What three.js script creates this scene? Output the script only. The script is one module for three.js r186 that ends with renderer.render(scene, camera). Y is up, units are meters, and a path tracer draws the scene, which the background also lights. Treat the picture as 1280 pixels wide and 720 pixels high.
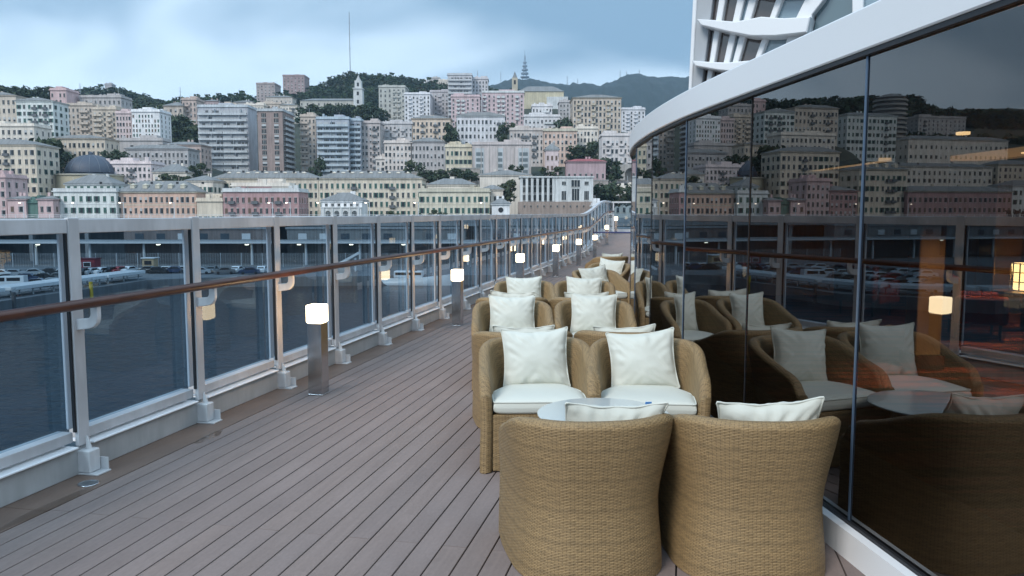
import * as THREE from 'three';
import { mergeGeometries, toCreasedNormals } from 'three/addons/utils/BufferGeometryUtils.js';
import { RoundedBoxGeometry } from 'three/addons/geometries/RoundedBoxGeometry.js';
import { TextGeometry } from 'three/addons/geometries/TextGeometry.js';
import { FontLoader } from 'three/addons/loaders/FontLoader.js';
import { RectAreaLightUniformsLib } from 'three/addons/lights/RectAreaLightUniformsLib.js';

// ---------------------------------------------------------------- camera, sky, sun, exposure
const scene = new THREE.Scene();
const EYE = 1.62, PITCH = Math.atan(0.094), FPX = 1000;
const camera = new THREE.PerspectiveCamera(2 * Math.atan(360 / FPX) * 180 / Math.PI, 16 / 9, 0.05, 9000);
camera.position.set(0, EYE, 0);
camera.rotation.set(-PITCH, 0, 0);
const renderer = new THREE.WebGLRenderer({ antialias: true });
renderer.toneMapping = THREE.LinearToneMapping;
renderer.toneMappingExposure = 1.75;
renderer.shadowMap.enabled = true;
RectAreaLightUniformsLib.init();

function rng(seed) { let s = seed >>> 0; return () => { s = (s + 0x6D2B79F5) >>> 0; let t = s; t = Math.imul(t ^ (t >>> 15), t | 1); t ^= t + Math.imul(t ^ (t >>> 7), t | 61); return ((t ^ (t >>> 14)) >>> 0) / 4294967296; }; }
const hash = (x, y, s) => { let h = Math.imul(x | 0, 374761393) ^ Math.imul(y | 0, 668265263) ^ Math.imul(s | 0, 2147483647); h = Math.imul(h ^ (h >>> 13), 1274126177); return ((h ^ (h >>> 16)) >>> 0) / 4294967296; };
const sm = t => t * t * (3 - 2 * t), lerp = (a, b, t) => a + (b - a) * t, cl = (x, a = 0, b = 1) => Math.min(b, Math.max(a, x)), sstep = (a, b, x) => sm(cl((x - a) / (b - a)));
function vnoise(x, y, p, s) {            // value noise, tileable with period p (0: none)
  const xi = Math.floor(x), yi = Math.floor(y), fx = sm(x - xi), fy = sm(y - yi), w = v => p ? ((v % p) + p) % p : v;
  return lerp(lerp(hash(w(xi), w(yi), s), hash(w(xi + 1), w(yi), s), fx), lerp(hash(w(xi), w(yi + 1), s), hash(w(xi + 1), w(yi + 1), s), fx), fy);
}
function fbm(x, y, o, p, s) { let a = 0.5, v = 0, n = 0; for (let i = 0; i < o; i++) { v += a * vnoise(x, y, p, s + i * 17); n += a; a *= 0.5; x *= 2; y *= 2; p *= 2; } return v / n; }

const SUN = new THREE.Vector3(-0.46, 0.64, 0.61).normalize();
{ // overcast dusk sky: cloud decks over a paler horizon, a little brighter towards the veiled sun
  const W = 1024, H = 512, data = new Float32Array(W * H * 4);
  for (let j = 0; j < H; j++) for (let i = 0; i < W; i++) {
    const el = ((j + 0.5) / H - 0.5) * Math.PI, az = ((i + 0.5) / W - 0.5) * 2 * Math.PI;
    const x = Math.cos(el) * Math.cos(az), y = Math.sin(el), z = Math.cos(el) * Math.sin(az), yy = Math.max(y, 0);
    const k = 1 / (yy + 0.16), px = x * k, pz = z * k;
    const warp = fbm(px * 0.6 + 29.55, pz * 0.6 + 4, 3, 0, 5) - 0.5;
    let c = fbm(px * 0.75 + warp * 2.2 + 23.65, pz * 0.75 + warp * 1.6 + 33.35, 6, 0, 11);
    const wisp = fbm(px * 2.6 + warp * 5 + 8, pz * 2.6 + 3, 5, 0, 41) - 0.5; let t = sstep(0.34, 0.60, c + 0.17 * wisp);                              // 0 dark cloud, 1 thin bright cloud
    const low = Math.exp(-yy * 9);
    t = cl(t * 0.85 + 0.34 * low + 0.10 * (x * SUN.x + z * SUN.z));
    const zen = (1 + 0.55 * sstep(0.25, 0.95, yy)) * (1 + 0.16 * (x * SUN.x + y * SUN.y + z * SUN.z));
    const dk = [0.172, 0.285, 0.410], br = [0.51, 0.65, 0.785];
    const o = (j * W + i) * 4, below = y < 0 ? Math.max(0.35, 1 + y * 3) : 1;
    for (let q = 0; q < 3; q++) data[o + q] = lerp(dk[q], br[q], t) * zen * below;
    data[o + 3] = 1;
  }
  const sky = new THREE.DataTexture(data, W, H, THREE.RGBAFormat, THREE.FloatType);
  sky.mapping = THREE.EquirectangularReflectionMapping; sky.magFilter = sky.minFilter = THREE.LinearFilter; sky.wrapS = THREE.RepeatWrapping; sky.needsUpdate = true;
  scene.background = sky; scene.environment = sky;
}
const sun = new THREE.DirectionalLight(0xfffaf4, 1.5);
sun.position.copy(SUN).multiplyScalar(200); sun.castShadow = true; sun.shadow.radius = 40; sun.shadow.mapSize.set(2048, 2048);
Object.assign(sun.shadow.camera, { left: -60, right: 60, top: 60, bottom: -60, near: 1, far: 500 });
scene.add(sun, sun.target);
scene.fog = new THREE.FogExp2(0xa9c6da, 0.00011);

// ---------------------------------------------------------------- helpers
const taken = {};
function numbered(n) { const k = taken[n] = (taken[n] ?? -1) + 1; return k ? n + '_' + String(k).padStart(3, '0') : n; }
function tag(o, label, category, group, kind) { o.userData.label = label; if (category) o.userData.category = category; if (group) o.userData.group = group; if (kind) o.userData.kind = kind; return o; }
function thing(name, label, category, pos = [0, 0, 0], turn = 0, group) { const o = new THREE.Group(); o.name = numbered(name); o.position.set(...pos); o.rotation.y = turn; scene.add(o); return tag(o, label, category, group); }
function mesh(name, geo, mat, parent = scene) { const m = new THREE.Mesh(geo, mat); m.name = parent === scene ? numbered(name) : name; m.castShadow = m.receiveShadow = true; parent.add(m); return m; }
function struct(name, geo, mat) { const m = mesh(name, geo, mat); m.userData.kind = 'structure'; return m; }
function dup(o, label, pos, turn) { const c = o.clone(); c.name = numbered(o.name.replace(/_\d{3}$/, '')); c.userData = { ...o.userData }; if (label) c.userData.label = label; if (pos) c.position.set(...pos); if (turn !== undefined) c.rotation.set(0, turn, 0); scene.add(c); return c; }
const geoOf = g => { const n = g.index ? g.toNonIndexed() : g; for (const k of Object.keys(n.attributes)) if (!['position', 'normal', 'uv', 'color'].includes(k)) n.deleteAttribute(k); return n; };
const merge = list => list.length === 1 ? list[0] : mergeGeometries(list.map(geoOf));
function bx(w, h, d, x = 0, y = 0, z = 0, color) {       // box centred at x, z with base y; uv in metres
  const g = new THREE.BoxGeometry(w, h, d).toNonIndexed(); g.translate(x, y + h / 2, z);
  return color ? tint(muv(g), color) : muv(g);
}
function muv(g) { const p = g.attributes.position, n = g.attributes.normal, uv = new Float32Array(p.count * 2);
  for (let i = 0; i < p.count; i++) { const ax = Math.abs(n.getX(i)), ay = Math.abs(n.getY(i)), az = Math.abs(n.getZ(i)); const X = p.getX(i), Y = p.getY(i), Z = p.getZ(i);
    if (ay >= ax && ay >= az) { uv[2 * i] = X; uv[2 * i + 1] = -Z; } else if (ax > az) { uv[2 * i] = Z; uv[2 * i + 1] = Y; } else { uv[2 * i] = X; uv[2 * i + 1] = Y; } }
  g.setAttribute('uv', new THREE.BufferAttribute(uv, 2)); return g; }
function tint(g, c) { const a = new Float32Array(g.attributes.position.count * 3); for (let i = 0; i < a.length; i++) a[i] = c[i % 3]; g.setAttribute('color', new THREE.BufferAttribute(a, 3)); return g; }
function rbx(w, h, d, r, x = 0, y = 0, z = 0, seg = 2) { const g = new RoundedBoxGeometry(w, h, d, seg, r); g.translate(x, y + h / 2, z); return muv(geoOf(g)); }
function cyl(r0, r1, h, n, x = 0, y = 0, z = 0) { const g = new THREE.CylinderGeometry(r1, r0, h, n); g.translate(x, y + h / 2, z); return geoOf(g); }
function tube(pts, r, n = 8, seg) { return geoOf(new THREE.TubeGeometry(new THREE.CatmullRomCurve3(pts.map(p => new THREE.Vector3(...p))), seg || pts.length * 4, r, n)); }
function prism(poly, depth, bevel = 0) { const s = new THREE.Shape(poly.map(p => new THREE.Vector2(...p))); const g = new THREE.ExtrudeGeometry(s, { depth, bevelEnabled: bevel > 0, bevelSize: bevel, bevelThickness: bevel, bevelSegments: 1 }); return muv(geoOf(g)); }
function surface(pos, idx, uv) { const g = new THREE.BufferGeometry(); g.setAttribute('position', new THREE.Float32BufferAttribute(pos, 3)); if (uv) g.setAttribute('uv', new THREE.Float32BufferAttribute(uv, 2)); g.setIndex(idx); g.computeVertexNormals(); return g; }
function tex(n, f, { srgb = false, rep = 1 } = {}) { const d = new Uint8Array(n * n * 4); for (let j = 0; j < n; j++) for (let i = 0; i < n; i++) { const c = f(i / n, j / n), o = (j * n + i) * 4; const a = Array.isArray(c) ? c : [c, c, c]; for (let q = 0; q < 3; q++) d[o + q] = cl(a[q]) * 255; d[o + 3] = 255; }
  const t = new THREE.DataTexture(d, n, n, THREE.RGBAFormat); t.wrapS = t.wrapT = THREE.RepeatWrapping; t.magFilter = THREE.LinearFilter; t.minFilter = THREE.LinearMipmapLinearFilter; t.generateMipmaps = true; if (srgb) t.colorSpace = THREE.SRGBColorSpace; t.repeat.set(rep, rep); t.needsUpdate = true; return t; }
const std = (c, rough = 0.7, o = {}) => new THREE.MeshStandardMaterial({ color: new THREE.Color().setRGB(...c), roughness: rough, ...o });
const phy = (c, rough, o) => new THREE.MeshPhysicalMaterial({ color: new THREE.Color().setRGB(...c), roughness: rough, ...o });

// photograph pixel (1280 x 720) + forward distance -> point in the world
const CP = Math.cos(PITCH), SP = Math.sin(PITCH);
function at(px, py, d) { const dx = (px - 640) / FPX, dy = (py - 360) / FPX, F = CP - dy * SP, D = SP + dy * CP, t = d / F; return new THREE.Vector3(dx * t, EYE - D * t, -d); }
// the ship's own frame: a = metres inboard of the railing foot, s = metres along the deck
const TH = -Math.atan(0.2156), CT = Math.cos(TH), ST = Math.sin(TH), R0X = -3.79;
const ship = (a, y, s) => [R0X + a * CT - s * ST, y, -a * ST - s * CT];
const rise = s => 0.62 * sstep(30, 39, s);
const place = (o, a, y, s, turn = 0) => { o.position.set(...ship(a, y, s)); o.rotation.set(0, TH + turn, 0); return o; };
// lounge wall line: x as a function of forward distance d
const wallX = d => d < 5.5 ? 2.034 - 0.111 * d : d < 11.4 ? 2.034 - 0.111 * d + 0.0277 * (d - 5.5) ** 2 : 1.733 + 0.2156 * (d - 11.4);

// ---------------------------------------------------------------- textures and materials
const tMottle = tex(256, (u, v) => { const a = fbm(u * 4, v * 4, 5, 4, 3), b = fbm(u * 32, v * 6, 3, 32, 9); return 0.84 + 0.16 * a + 0.08 * (b - 0.5); }, { srgb: true });
const tGrain = tex(512, (u, v) => { const g = fbm(u * 90, v * 5, 4, 90, 21), m = fbm(u * 5, v * 5, 4, 5, 4), f = fbm(u * 160, v * 160, 2, 160, 6); return 0.84 + 0.06 * g + 0.11 * (m - 0.5) + 0.06 * f; }, { srgb: true });
const tGrainRough = tex(256, (u, v) => 0.74 + 0.30 * fbm(u * 4, v * 4, 5, 4, 31));
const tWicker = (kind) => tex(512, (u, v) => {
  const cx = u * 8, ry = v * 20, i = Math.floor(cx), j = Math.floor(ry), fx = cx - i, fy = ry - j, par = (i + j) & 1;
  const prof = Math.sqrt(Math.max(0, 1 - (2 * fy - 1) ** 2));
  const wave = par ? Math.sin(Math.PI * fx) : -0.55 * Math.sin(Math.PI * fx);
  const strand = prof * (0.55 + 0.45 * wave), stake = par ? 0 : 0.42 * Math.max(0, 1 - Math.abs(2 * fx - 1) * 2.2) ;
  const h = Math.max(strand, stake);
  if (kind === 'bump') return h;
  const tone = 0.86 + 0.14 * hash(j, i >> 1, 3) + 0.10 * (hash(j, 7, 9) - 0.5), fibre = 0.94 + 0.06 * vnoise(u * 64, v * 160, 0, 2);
  const k = tone * fibre * (h === stake && !par ? 0.72 : 1);      // shade in the weave gaps put into the colour: stakes toned darker
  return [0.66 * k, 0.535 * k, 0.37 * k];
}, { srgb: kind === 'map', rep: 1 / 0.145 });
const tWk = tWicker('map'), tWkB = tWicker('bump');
const tCloth = tex(256, (u, v) => { const a = Math.sin(u * Math.PI * 128) * Math.sin(v * Math.PI * 128); return 0.5 + 0.22 * a + 0.25 * (fbm(u * 40, v * 40, 3, 40, 8) - 0.5); }, { rep: 4 });
const tWater = tex(1024, (u, v) => fbm(u * 28, v * 44, 5, 0 || 28, 61) * 0.6 + 0.4 * fbm(u * 90, v * 120, 3, 90, 5), { rep: 1 / 60 });
const tLeaf = tex(128, (u, v) => 0.6 + 0.4 * fbm(u * 8, v * 8, 4, 8, 12), { srgb: true });
const tWood = tex(256, (u, v) => { const g = fbm(u * 3, v * 40, 4, 0, 77); return [0.235 + 0.14 * g, 0.135 + 0.08 * g, 0.105 + 0.06 * g]; }, { srgb: true });

const M = {
  caulk: std([0.012, 0.012, 0.016], 0.7),
  white: std([0.84, 0.85, 0.86], 0.3),
  fascia: std([0.70, 0.71, 0.72], 0.30),
  rail: std([0.58, 0.58, 0.59], 0.42, { map: tMottle }),
  flange: std([0.50, 0.56, 0.62], 0.4),
  mullion: std([0.10, 0.15, 0.22], 0.35, { metalness: 0.5 }),
  glazing: std([0.06, 0.075, 0.09], 0.12),
  coaming: std([0.47, 0.48, 0.48], 0.5, { map: tMottle }),
  bracket: std([0.66, 0.67, 0.68], 0.42, { map: tMottle }),
  gasket: std([0.012, 0.013, 0.016], 0.5),
  handrail: std([1, 1, 1], 0.35, { map: tWood }),
  screen: phy([0.38, 0.50, 0.59], 0.0, { transmission: 1, thickness: 0, ior: 1.48 }),
  lounge: phy([0.125, 0.125, 0.128], 0.0, { transmission: 1, thickness: 0, ior: 1.95 }),
  steel: std([0.52, 0.52, 0.53], 0.14, { metalness: 1 }),
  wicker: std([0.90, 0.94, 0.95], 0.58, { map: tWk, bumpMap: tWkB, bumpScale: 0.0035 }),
  cushion: std([0.60, 0.61, 0.545], 0.9, { bumpMap: tCloth, bumpScale: 0.0006 }),
  tableGlass: phy([0.52, 0.56, 0.55], 0.25, { clearcoat: 0.6 }),
  water: phy([0.006, 0.018, 0.028], 0.18, { bumpMap: tWater, bumpScale: 0.14, ior: 1.33, specularIntensity: 0.22 }),
  quay: std([0.17, 0.18, 0.19], 0.9, { map: tMottle }),
  concrete: std([0.30, 0.31, 0.32], 0.85, { map: tMottle }),
  dark: std([0.09, 0.095, 0.10], 0.8, { map: tMottle }),
  roof: std([0.21, 0.215, 0.215], 0.85, { map: tMottle }),
  leaf: std([0.058, 0.090, 0.046], 0.9, { map: tLeaf, side: THREE.DoubleSide }),
  leafB: std([0.082, 0.112, 0.054], 0.9, { map: tLeaf, side: THREE.DoubleSide }),
  trunk: std([0.07, 0.055, 0.04], 0.95),
  win: std([1, 1, 1], 0.35, { vertexColors: true }),
  pole: std([0.55, 0.56, 0.57], 0.5),
};
const lampGlow = (r, g, b, k) => { const m = std([0.8, 0.78, 0.72], 0.6); m.emissive.setRGB(r, g, b); m.emissiveIntensity = k; return m; };
M.cube = lampGlow(1.0, 0.78, 0.46, 3.6);
M.streetGlow = lampGlow(1.0, 0.82, 0.62, 3);
M.canopyGlow = lampGlow(1.0, 0.86, 0.62, 5);
const wallMats = {};
const wallMat = c => wallMats[c.join()] ??= std(c, 0.9, { map: tWall });

// ---------------------------------------------------------------- deck
const deck = struct('deck', (() => { // dark caulked bed under the planks
  const g = bx(9.5, 0.12, 50, 4.6, -0.142, -21); return g; })(), M.caulk);
place(deck, 0, 0, 0);
{
  const R = rng(71), PW = 0.1245, GAP = 0.0075;
  const mats = [[0.268, 0.209, 0.188], [0.260, 0.203, 0.184], [0.276, 0.214, 0.191], [0.264, 0.207, 0.188], [0.272, 0.210, 0.187]].map(c => { const m = std(c, 0.98, { map: tGrain.clone(), roughnessMap: tGrainRough }); m.map.repeat.set(0.7, 0.35); m.map.offset.set(R(), R()); m.map.needsUpdate = true; return m; });
  const cache = {};
  const plankGeo = len => cache[len.toFixed(2)] ??= (() => { const w = PW - GAP, s = new THREE.Shape(); s.moveTo(-w / 2, -0.02); s.lineTo(w / 2, -0.02); s.lineTo(w / 2, -0.0015); s.lineTo(w / 2 - 0.0015, 0); s.lineTo(-w / 2 + 0.0015, 0); s.lineTo(-w / 2, -0.0015); const g = new THREE.ExtrudeGeometry(s, { depth: len - 0.004, bevelEnabled: false }); return muv(geoOf(g)); })();
  for (let r = 0; r < 46; r++) {
    const a = 0.335 + (r + 0.5) * PW;
    let end = 30; for (let s = -4; s < 30; s += 0.25) { const p = ship(a, 0, s); if (p[0] > wallX(-p[2]) + 0.25 && -p[2] > -3.6) { end = s; break; } }
     const L = 7.2, off = [4.42, 0.9, 3.1, 6.0][(r % 2) ? (r % 4 === 1 ? 1 : 3) : (r % 4 === 0 ? 0 : 0)];
    const cuts = [-4.6]; for (let c = off - L; c < end; c += L) if (c > -4) cuts.push(c); cuts.push(end);
    for (let k = 0; k + 1 < cuts.length; k++) { const len = cuts[k + 1] - cuts[k]; if (len < 0.3) continue;
      const m = mesh('plank', plankGeo(len), mats[Math.floor(R() * 5)], deck); m.position.set(a, (R() - 0.5) * 0.0012, -cuts[k + 1] + 0.002); }
  }
  // brown waterway strip along the railing, with a drain
  const margin = std([0.205, 0.140, 0.108], 0.5, { map: tGrain, roughnessMap: tGrainRough });
  for (let k = 0; k < 6; k++) mesh('margin_board', bx(0.325, 0.02, 6.396, 0.1685, -0.02, -(-8.4 + k * 6.4 + 3.2)), margin, deck);
  // ramp beyond the flat deck
  const ramp = []; const idx = [], uv = []; let n = 0;
  for (let i = 0; i <= 24; i++) { const s = 30 + i * 0.7; for (const a of [0, 6]) { ramp.push(a, rise(s) - 0.002, -s); uv.push(a, s); } if (i) { idx.push(n - 2, n - 1, n, n - 1, n + 1, n); } n += 2; }
  mesh('ramp', surface(ramp, idx, uv), mats[1], deck);
  const dr = thing('deck_drain', 'round steel deck drain in the brown strip beside a railing foot', 'drain'); place(dr, 0.235, 0, 4.83);
  mesh('drain_ring', (() => { const g = new THREE.TorusGeometry(0.056, 0.005, 8, 28); g.rotateX(Math.PI / 2); g.translate(0, 0.002, 0); return g; })(), M.steel, dr);
  mesh('grate', merge([cyl(0.055, 0.055, 0.004, 24, 0, 0.001, 0), ...[-0.03, -0.015, 0, 0.015, 0.03].map(z => bx(2 * Math.sqrt(0.05 ** 2 - z * z), 0.004, 0.006, 0, 0.005, z))]), std([0.30, 0.32, 0.34], 0.3, { metalness: 0.8 }), dr);
  // thin standing puddles in the waterway
  const wet = phy([0.80, 0.76, 0.72], 0.02, { transmission: 1, thickness: 0, ior: 1.33 });
  const R2 = rng(5);
  for (const [a, s, ra, rs] of [[0.30, 4.45, 0.05, 0.36], [0.36, 5.9, 0.05, 0.16]]) {
    const P = [0, 0, 0], I = []; const N = 26; for (let i = 0; i < N; i++) { const t = i / N * 2 * Math.PI, k = 0.72 + 0.5 * vnoise(i * 0.45, s, 0, 3); P.push(Math.cos(t) * ra * k, 0, Math.sin(t) * rs * k); I.push(0, 1 + (i + 1) % N, 1 + i); }
    const p = mesh('puddle', surface(P, I), wet); p.userData.kind = 'structure'; place(p, a, 0.0035, s);
  }
}

{ const h = struct('ship_hull', bx(12, 13.6, 80, 5.85, -13.76, -25), M.fascia); place(h, 0, 0, 0); }
// ---------------------------------------------------------------- windscreen railing (one long thing in the ship's frame)
const railing = thing('windscreen_railing', 'long grey windscreen railing with tinted panes and a brown wooden handrail', 'railing', ship(0, 0, 0), TH);
{
  const S0 = 5.012 - 6 * 1.248, DS = 1.248, N = 36;
  const postG = rbx(0.092, 1.41, 0.03, 0.006, 0, 0.18, 0).rotateY(Math.PI / 2);
  const footG = merge([rbx(0.12, 0.155, 0.125, 0.012, 0, 0.012, 0.075), rbx(0.15, 0.012, 0.21, 0.004, 0.01, 0, 0.10), prism([[0, 0], [0.05, 0], [0.012, 0.09], [0, 0.09]], 0.012).rotateY(-Math.PI / 2).translate(0.006, 0.165, 0.07), bx(0.012, 0.085, 0.19, 0.075, 0.01, 0.095)]).rotateY(Math.PI / 2);
  // arm: a flat plate that leaves the post and curves up to the handrail
  const armG = (() => { const s = new THREE.Shape(); s.moveTo(0, 0); s.lineTo(0.085, 0.012); s.quadraticCurveTo(0.145, 0.022, 0.148, 0.085); s.lineTo(0.148, 0.145); s.lineTo(0.105, 0.145); s.lineTo(0.105, 0.105); s.quadraticCurveTo(0.104, 0.072, 0.075, 0.068); s.lineTo(0, 0.062); const g = new THREE.ExtrudeGeometry(s, { depth: 0.03, bevelEnabled: true, bevelSize: 0.003, bevelThickness: 0.003, bevelSegments: 1, curveSegments: 6 }); g.translate(0, 0, -0.015); return muv(geoOf(g)); })();
  const flangeG = rbx(0.066, 1.24, 0.02, 0.009, 0, 0.275, 0).rotateY(Math.PI / 2);
  const gasketG = bx(0.018, 1.235, 0.014, 0, 0.27, 0);
  const y0 = s => rise(s);
  for (let k = 0; k < N; k++) {
    const s = S0 + k * DS, y = y0(s);
    const p = mesh('post', postG, M.rail, railing); p.position.set(0.052, y, -s);
    const f = mesh('foot_bracket', footG, M.bracket, p); f.position.set(-0.035, 0, 0); f.scale.set(0.86, 0.92, 0.8);
    const ar = mesh('handrail_arm', armG, M.bracket, p); ar.position.set(0.013, 0.905, 0);
    const fl = mesh('outer_flange', flangeG, M.flange, p); fl.position.set(-0.078, 0, 0);
    const gk = mesh('gasket', gasketG, M.gasket, p); gk.position.set(-0.006, 0, 0.053);
    if (k === N - 1) break;
    const y2 = y0(s + DS), slope = Math.atan2(y2 - y, DS), mid = -(s + DS / 2), my = (y + y2) / 2, len = DS - 0.092;
    const bar = (name, w, h, a, yb, m, L = len) => { const b = mesh(name, rbx(w, h, L, 0.006, 0, yb, 0), m, railing); b.position.set(a, my, mid); b.rotation.x = slope; return b; };
    bar('top_rail', 0.13, 0.088, -0.005, 1.495, M.rail);
    bar('bottom_rail', 0.11, 0.066, -0.03, 0.202, M.rail);
    const co = bar('coaming_panel', 0.035, 0.168, 0.035, 0, M.coaming, DS - 0.006); co.name = 'coaming_panel';
    bar('ledge', 0.30, 0.014, -0.07, 0.1695, M.white, DS - 0.13);
    const gl = mesh('glass_pane', new THREE.PlaneGeometry(DS - 0.02, 1.236).rotateY(Math.PI / 2), M.screen, railing); gl.position.set(-0.042, my + 0.268 + 0.618, mid); gl.rotation.x = slope;
  }
  const pts = []; for (let s = S0 - 0.5; s < S0 + (N - 1) * DS + 0.3; s += 0.6) pts.push([0.208, 1.078 + y0(s), -s]);
  const hr = mesh('handrail', (() => { const g = new THREE.TubeGeometry(new THREE.CatmullRomCurve3(pts.map(p => new THREE.Vector3(...p))), 160, 0.031, 12); const uv = g.attributes.uv; for (let i = 0; i < uv.count; i++) uv.setXY(i, uv.getX(i) * 60, uv.getY(i) * 0.2); return g; })(), M.handrail, railing);
}
// cross screen at the far end of the deck
{
  const es = 42.2, y = 0.62; const e = thing('end_windscreen', 'glass screen closing off the raised far end of the deck', 'railing'); place(e, 0, y, es);
  for (let k = 0; k < 5; k++) mesh('post', rbx(0.07, 1.5, 0.07, 0.006, 0.1 + k * 1.25, 0, 0), M.rail, e);
  mesh('top_rail', bx(5.2, 0.08, 0.06, 2.6, 1.502, 0), M.rail, e); mesh('bottom_rail', bx(5.2, 0.16, 0.05, 2.6, 0.002, 0.0), M.rail, e);
  for (let k = 0; k < 4; k++) { const g = mesh('glass_pane', new THREE.PlaneGeometry(1.17, 1.33), M.screen, e); g.position.set(0.1 + (k + 0.5) * 1.25, 0.835, -0.01); }
}
{ // dark blue bar across the walkway
  const b = thing('blue_barrier', 'dark blue horizontal bar across the far walkway between railing and glass wall', 'barrier'); place(b, 0.3, 0, 31.2);
  mesh('bar', cyl(0.03, 0.03, 3.4, 10).rotateZ(-Math.PI / 2).translate(0, 0.88, 0), std([0.02, 0.03, 0.12], 0.5), b);
  for (const x of [0.02, 3.36]) mesh('barrier_post', cyl(0.02, 0.02, 0.86, 8, x), M.steel, b);
}

// ---------------------------------------------------------------- bollard lamps
{
  const proto = thing('bollard_lamp', '', 'lamp', [0, 0, 0], 0, 'cube lamps along the railing');
  const postM = mesh('post', merge([rbx(0.136, 0.635, 0.136, 0.004, 0, 0.012, 0)]), M.steel, proto);
  mesh('base_plate', rbx(0.142, 0.012, 0.142, 0.004), M.steel, proto);
  mesh('lamp_cube', rbx(0.150, 0.160, 0.150, 0.014, 0, 0.650, 0, 3), M.cube, proto);
  const li = new THREE.PointLight(0xffc078, 0.45, 0, 2); li.name = 'lamp_light'; li.position.set(0, 0.727, 0); li.castShadow = true; li.shadow.radius = 3; proto.add(li);
  const labels = ['cube lamp on a mirror steel post, standing alone clear of the chairs', 'second cube lamp along the railing, rail side of the wicker chairs', 'third cube lamp along the railing', 'fourth cube lamp along the railing', 'fifth cube lamp along the railing', 'sixth cube lamp along the railing, just before the blue bar', 'cube lamp on the ramp beyond the blue bar', 'last cube lamp, on the raised deck by the end screen'];
  labels.forEach((l, k) => { const s = 7.34 + 4.5 * k, o = k ? dup(proto, l) : proto; o.userData.label = l; place(o, 0.52, rise(s), s); });
}

// ---------------------------------------------------------------- lounge glass wall
const wallPts = []; for (let k = -6; k < 22; k++) { const d = 3.72 + 1.28 * k; wallPts.push([wallX(d), d]); }
const lounge = thing('lounge_wall', 'dark mirror-like lounge windows under a white curved fascia', 'glass wall');
{
  const seg = (name, p, q, y0, y1, th, off, mat, parent, ext = 0) => { // box from p to q (x, d), moved off metres outward (towards the deck)
    const dx = q[0] - p[0], dz = -(q[1] - p[1]), L = Math.hypot(dx, dz), ang = Math.atan2(-dz, dx);
    const o = mesh(name, bx(L + ext, y1 - y0, th, 0, 0, 0), mat, parent);
    const nx = dz / L, nz = -dx / L;                            // outward normal (towards -x)
    o.position.set((p[0] + q[0]) / 2 + nx * off, y0, -(p[1] + q[1]) / 2 + nz * off); o.rotation.y = ang; return o; };
  for (let k = 0; k + 1 < wallPts.length; k++) {
    const p = wallPts[k], q = wallPts[k + 1];
    const dx = q[0] - p[0], dz = -(q[1] - p[1]), L = Math.hypot(dx, dz);
    const g = mesh('glass_pane', new THREE.PlaneGeometry(L - 0.004, 2.2), M.lounge, lounge); g.position.set((p[0] + q[0]) / 2, 0.15 + 1.1, -(p[1] + q[1]) / 2); g.rotation.y = Math.atan2(-dz, dx) + Math.PI;
    seg('sill', p, q, 0, 0.135, 0.09, 0.02, M.white, lounge, 0.004);
    seg('lower_seal', p, q, 0.1355, 0.152, 0.03, 0.002, M.gasket, lounge);
    seg('upper_seal', p, q, 2.33, 2.352, 0.05, 0.0, M.gasket, lounge);
    // joints: one slim metal mullion in two, a thin seal between
    const m = mesh('mullion', bx(k % 2 ? 0.003 : 0.014, 2.18, 0.005, 0, 0.152, 0), k % 2 ? M.gasket : M.mullion, lounge); m.position.set(p[0] - 0.004, 0, -p[1]); m.rotation.y = Math.atan2(-dz, dx);
  }
}
{ // seamless white fascia swept along the wall line
  const P = [], I = []; const N = 150; const sec = [[-0.10, 2.353], [0.030, 2.353], [0.036, 2.360], [0.036, 2.537], [0.030, 2.545], [-0.10, 2.545]];
  for (let i = 0; i <= N; i++) { const d = lerp(-3.9, 30, i / N), e = 0.05, tx = (wallX(d + e) - wallX(d - e)) / (2 * e), l = Math.hypot(1, tx), nx = -1 / l, nd = tx / l; for (const [o, y] of sec) P.push(wallX(d) + nx * o, y, -(d + nd * o)); if (i) for (let j = 0; j < 6; j++) { const a = (i - 1) * 6 + j, b = (i - 1) * 6 + (j + 1) % 6; I.push(a, b, a + 6, b, b + 6, a + 6); } }
  const g = surface(P, I).toNonIndexed(); g.computeVertexNormals(); mesh('fascia', toCreasedNormals(g, 0.5), M.fascia, lounge);
}
// roof of the promenade level, inboard of the fascia
{
  const pos = [], idx = []; wallPts.forEach(([x, d], i) => { pos.push(x + 0.1, 2.535, -d, 14, 2.535, -d, x + 0.1, 2.42, -d, 14, 2.42, -d); if (i) { const b = i * 4, a = b - 4; idx.push(a, a + 1, b, a + 1, b + 1, b, a + 2, b + 2, a + 3, a + 3, b + 2, b + 3); } });
  const r = struct('lounge_ceiling', surface(pos, idx), std([0.045, 0.042, 0.040], 0.8));
}
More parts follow.
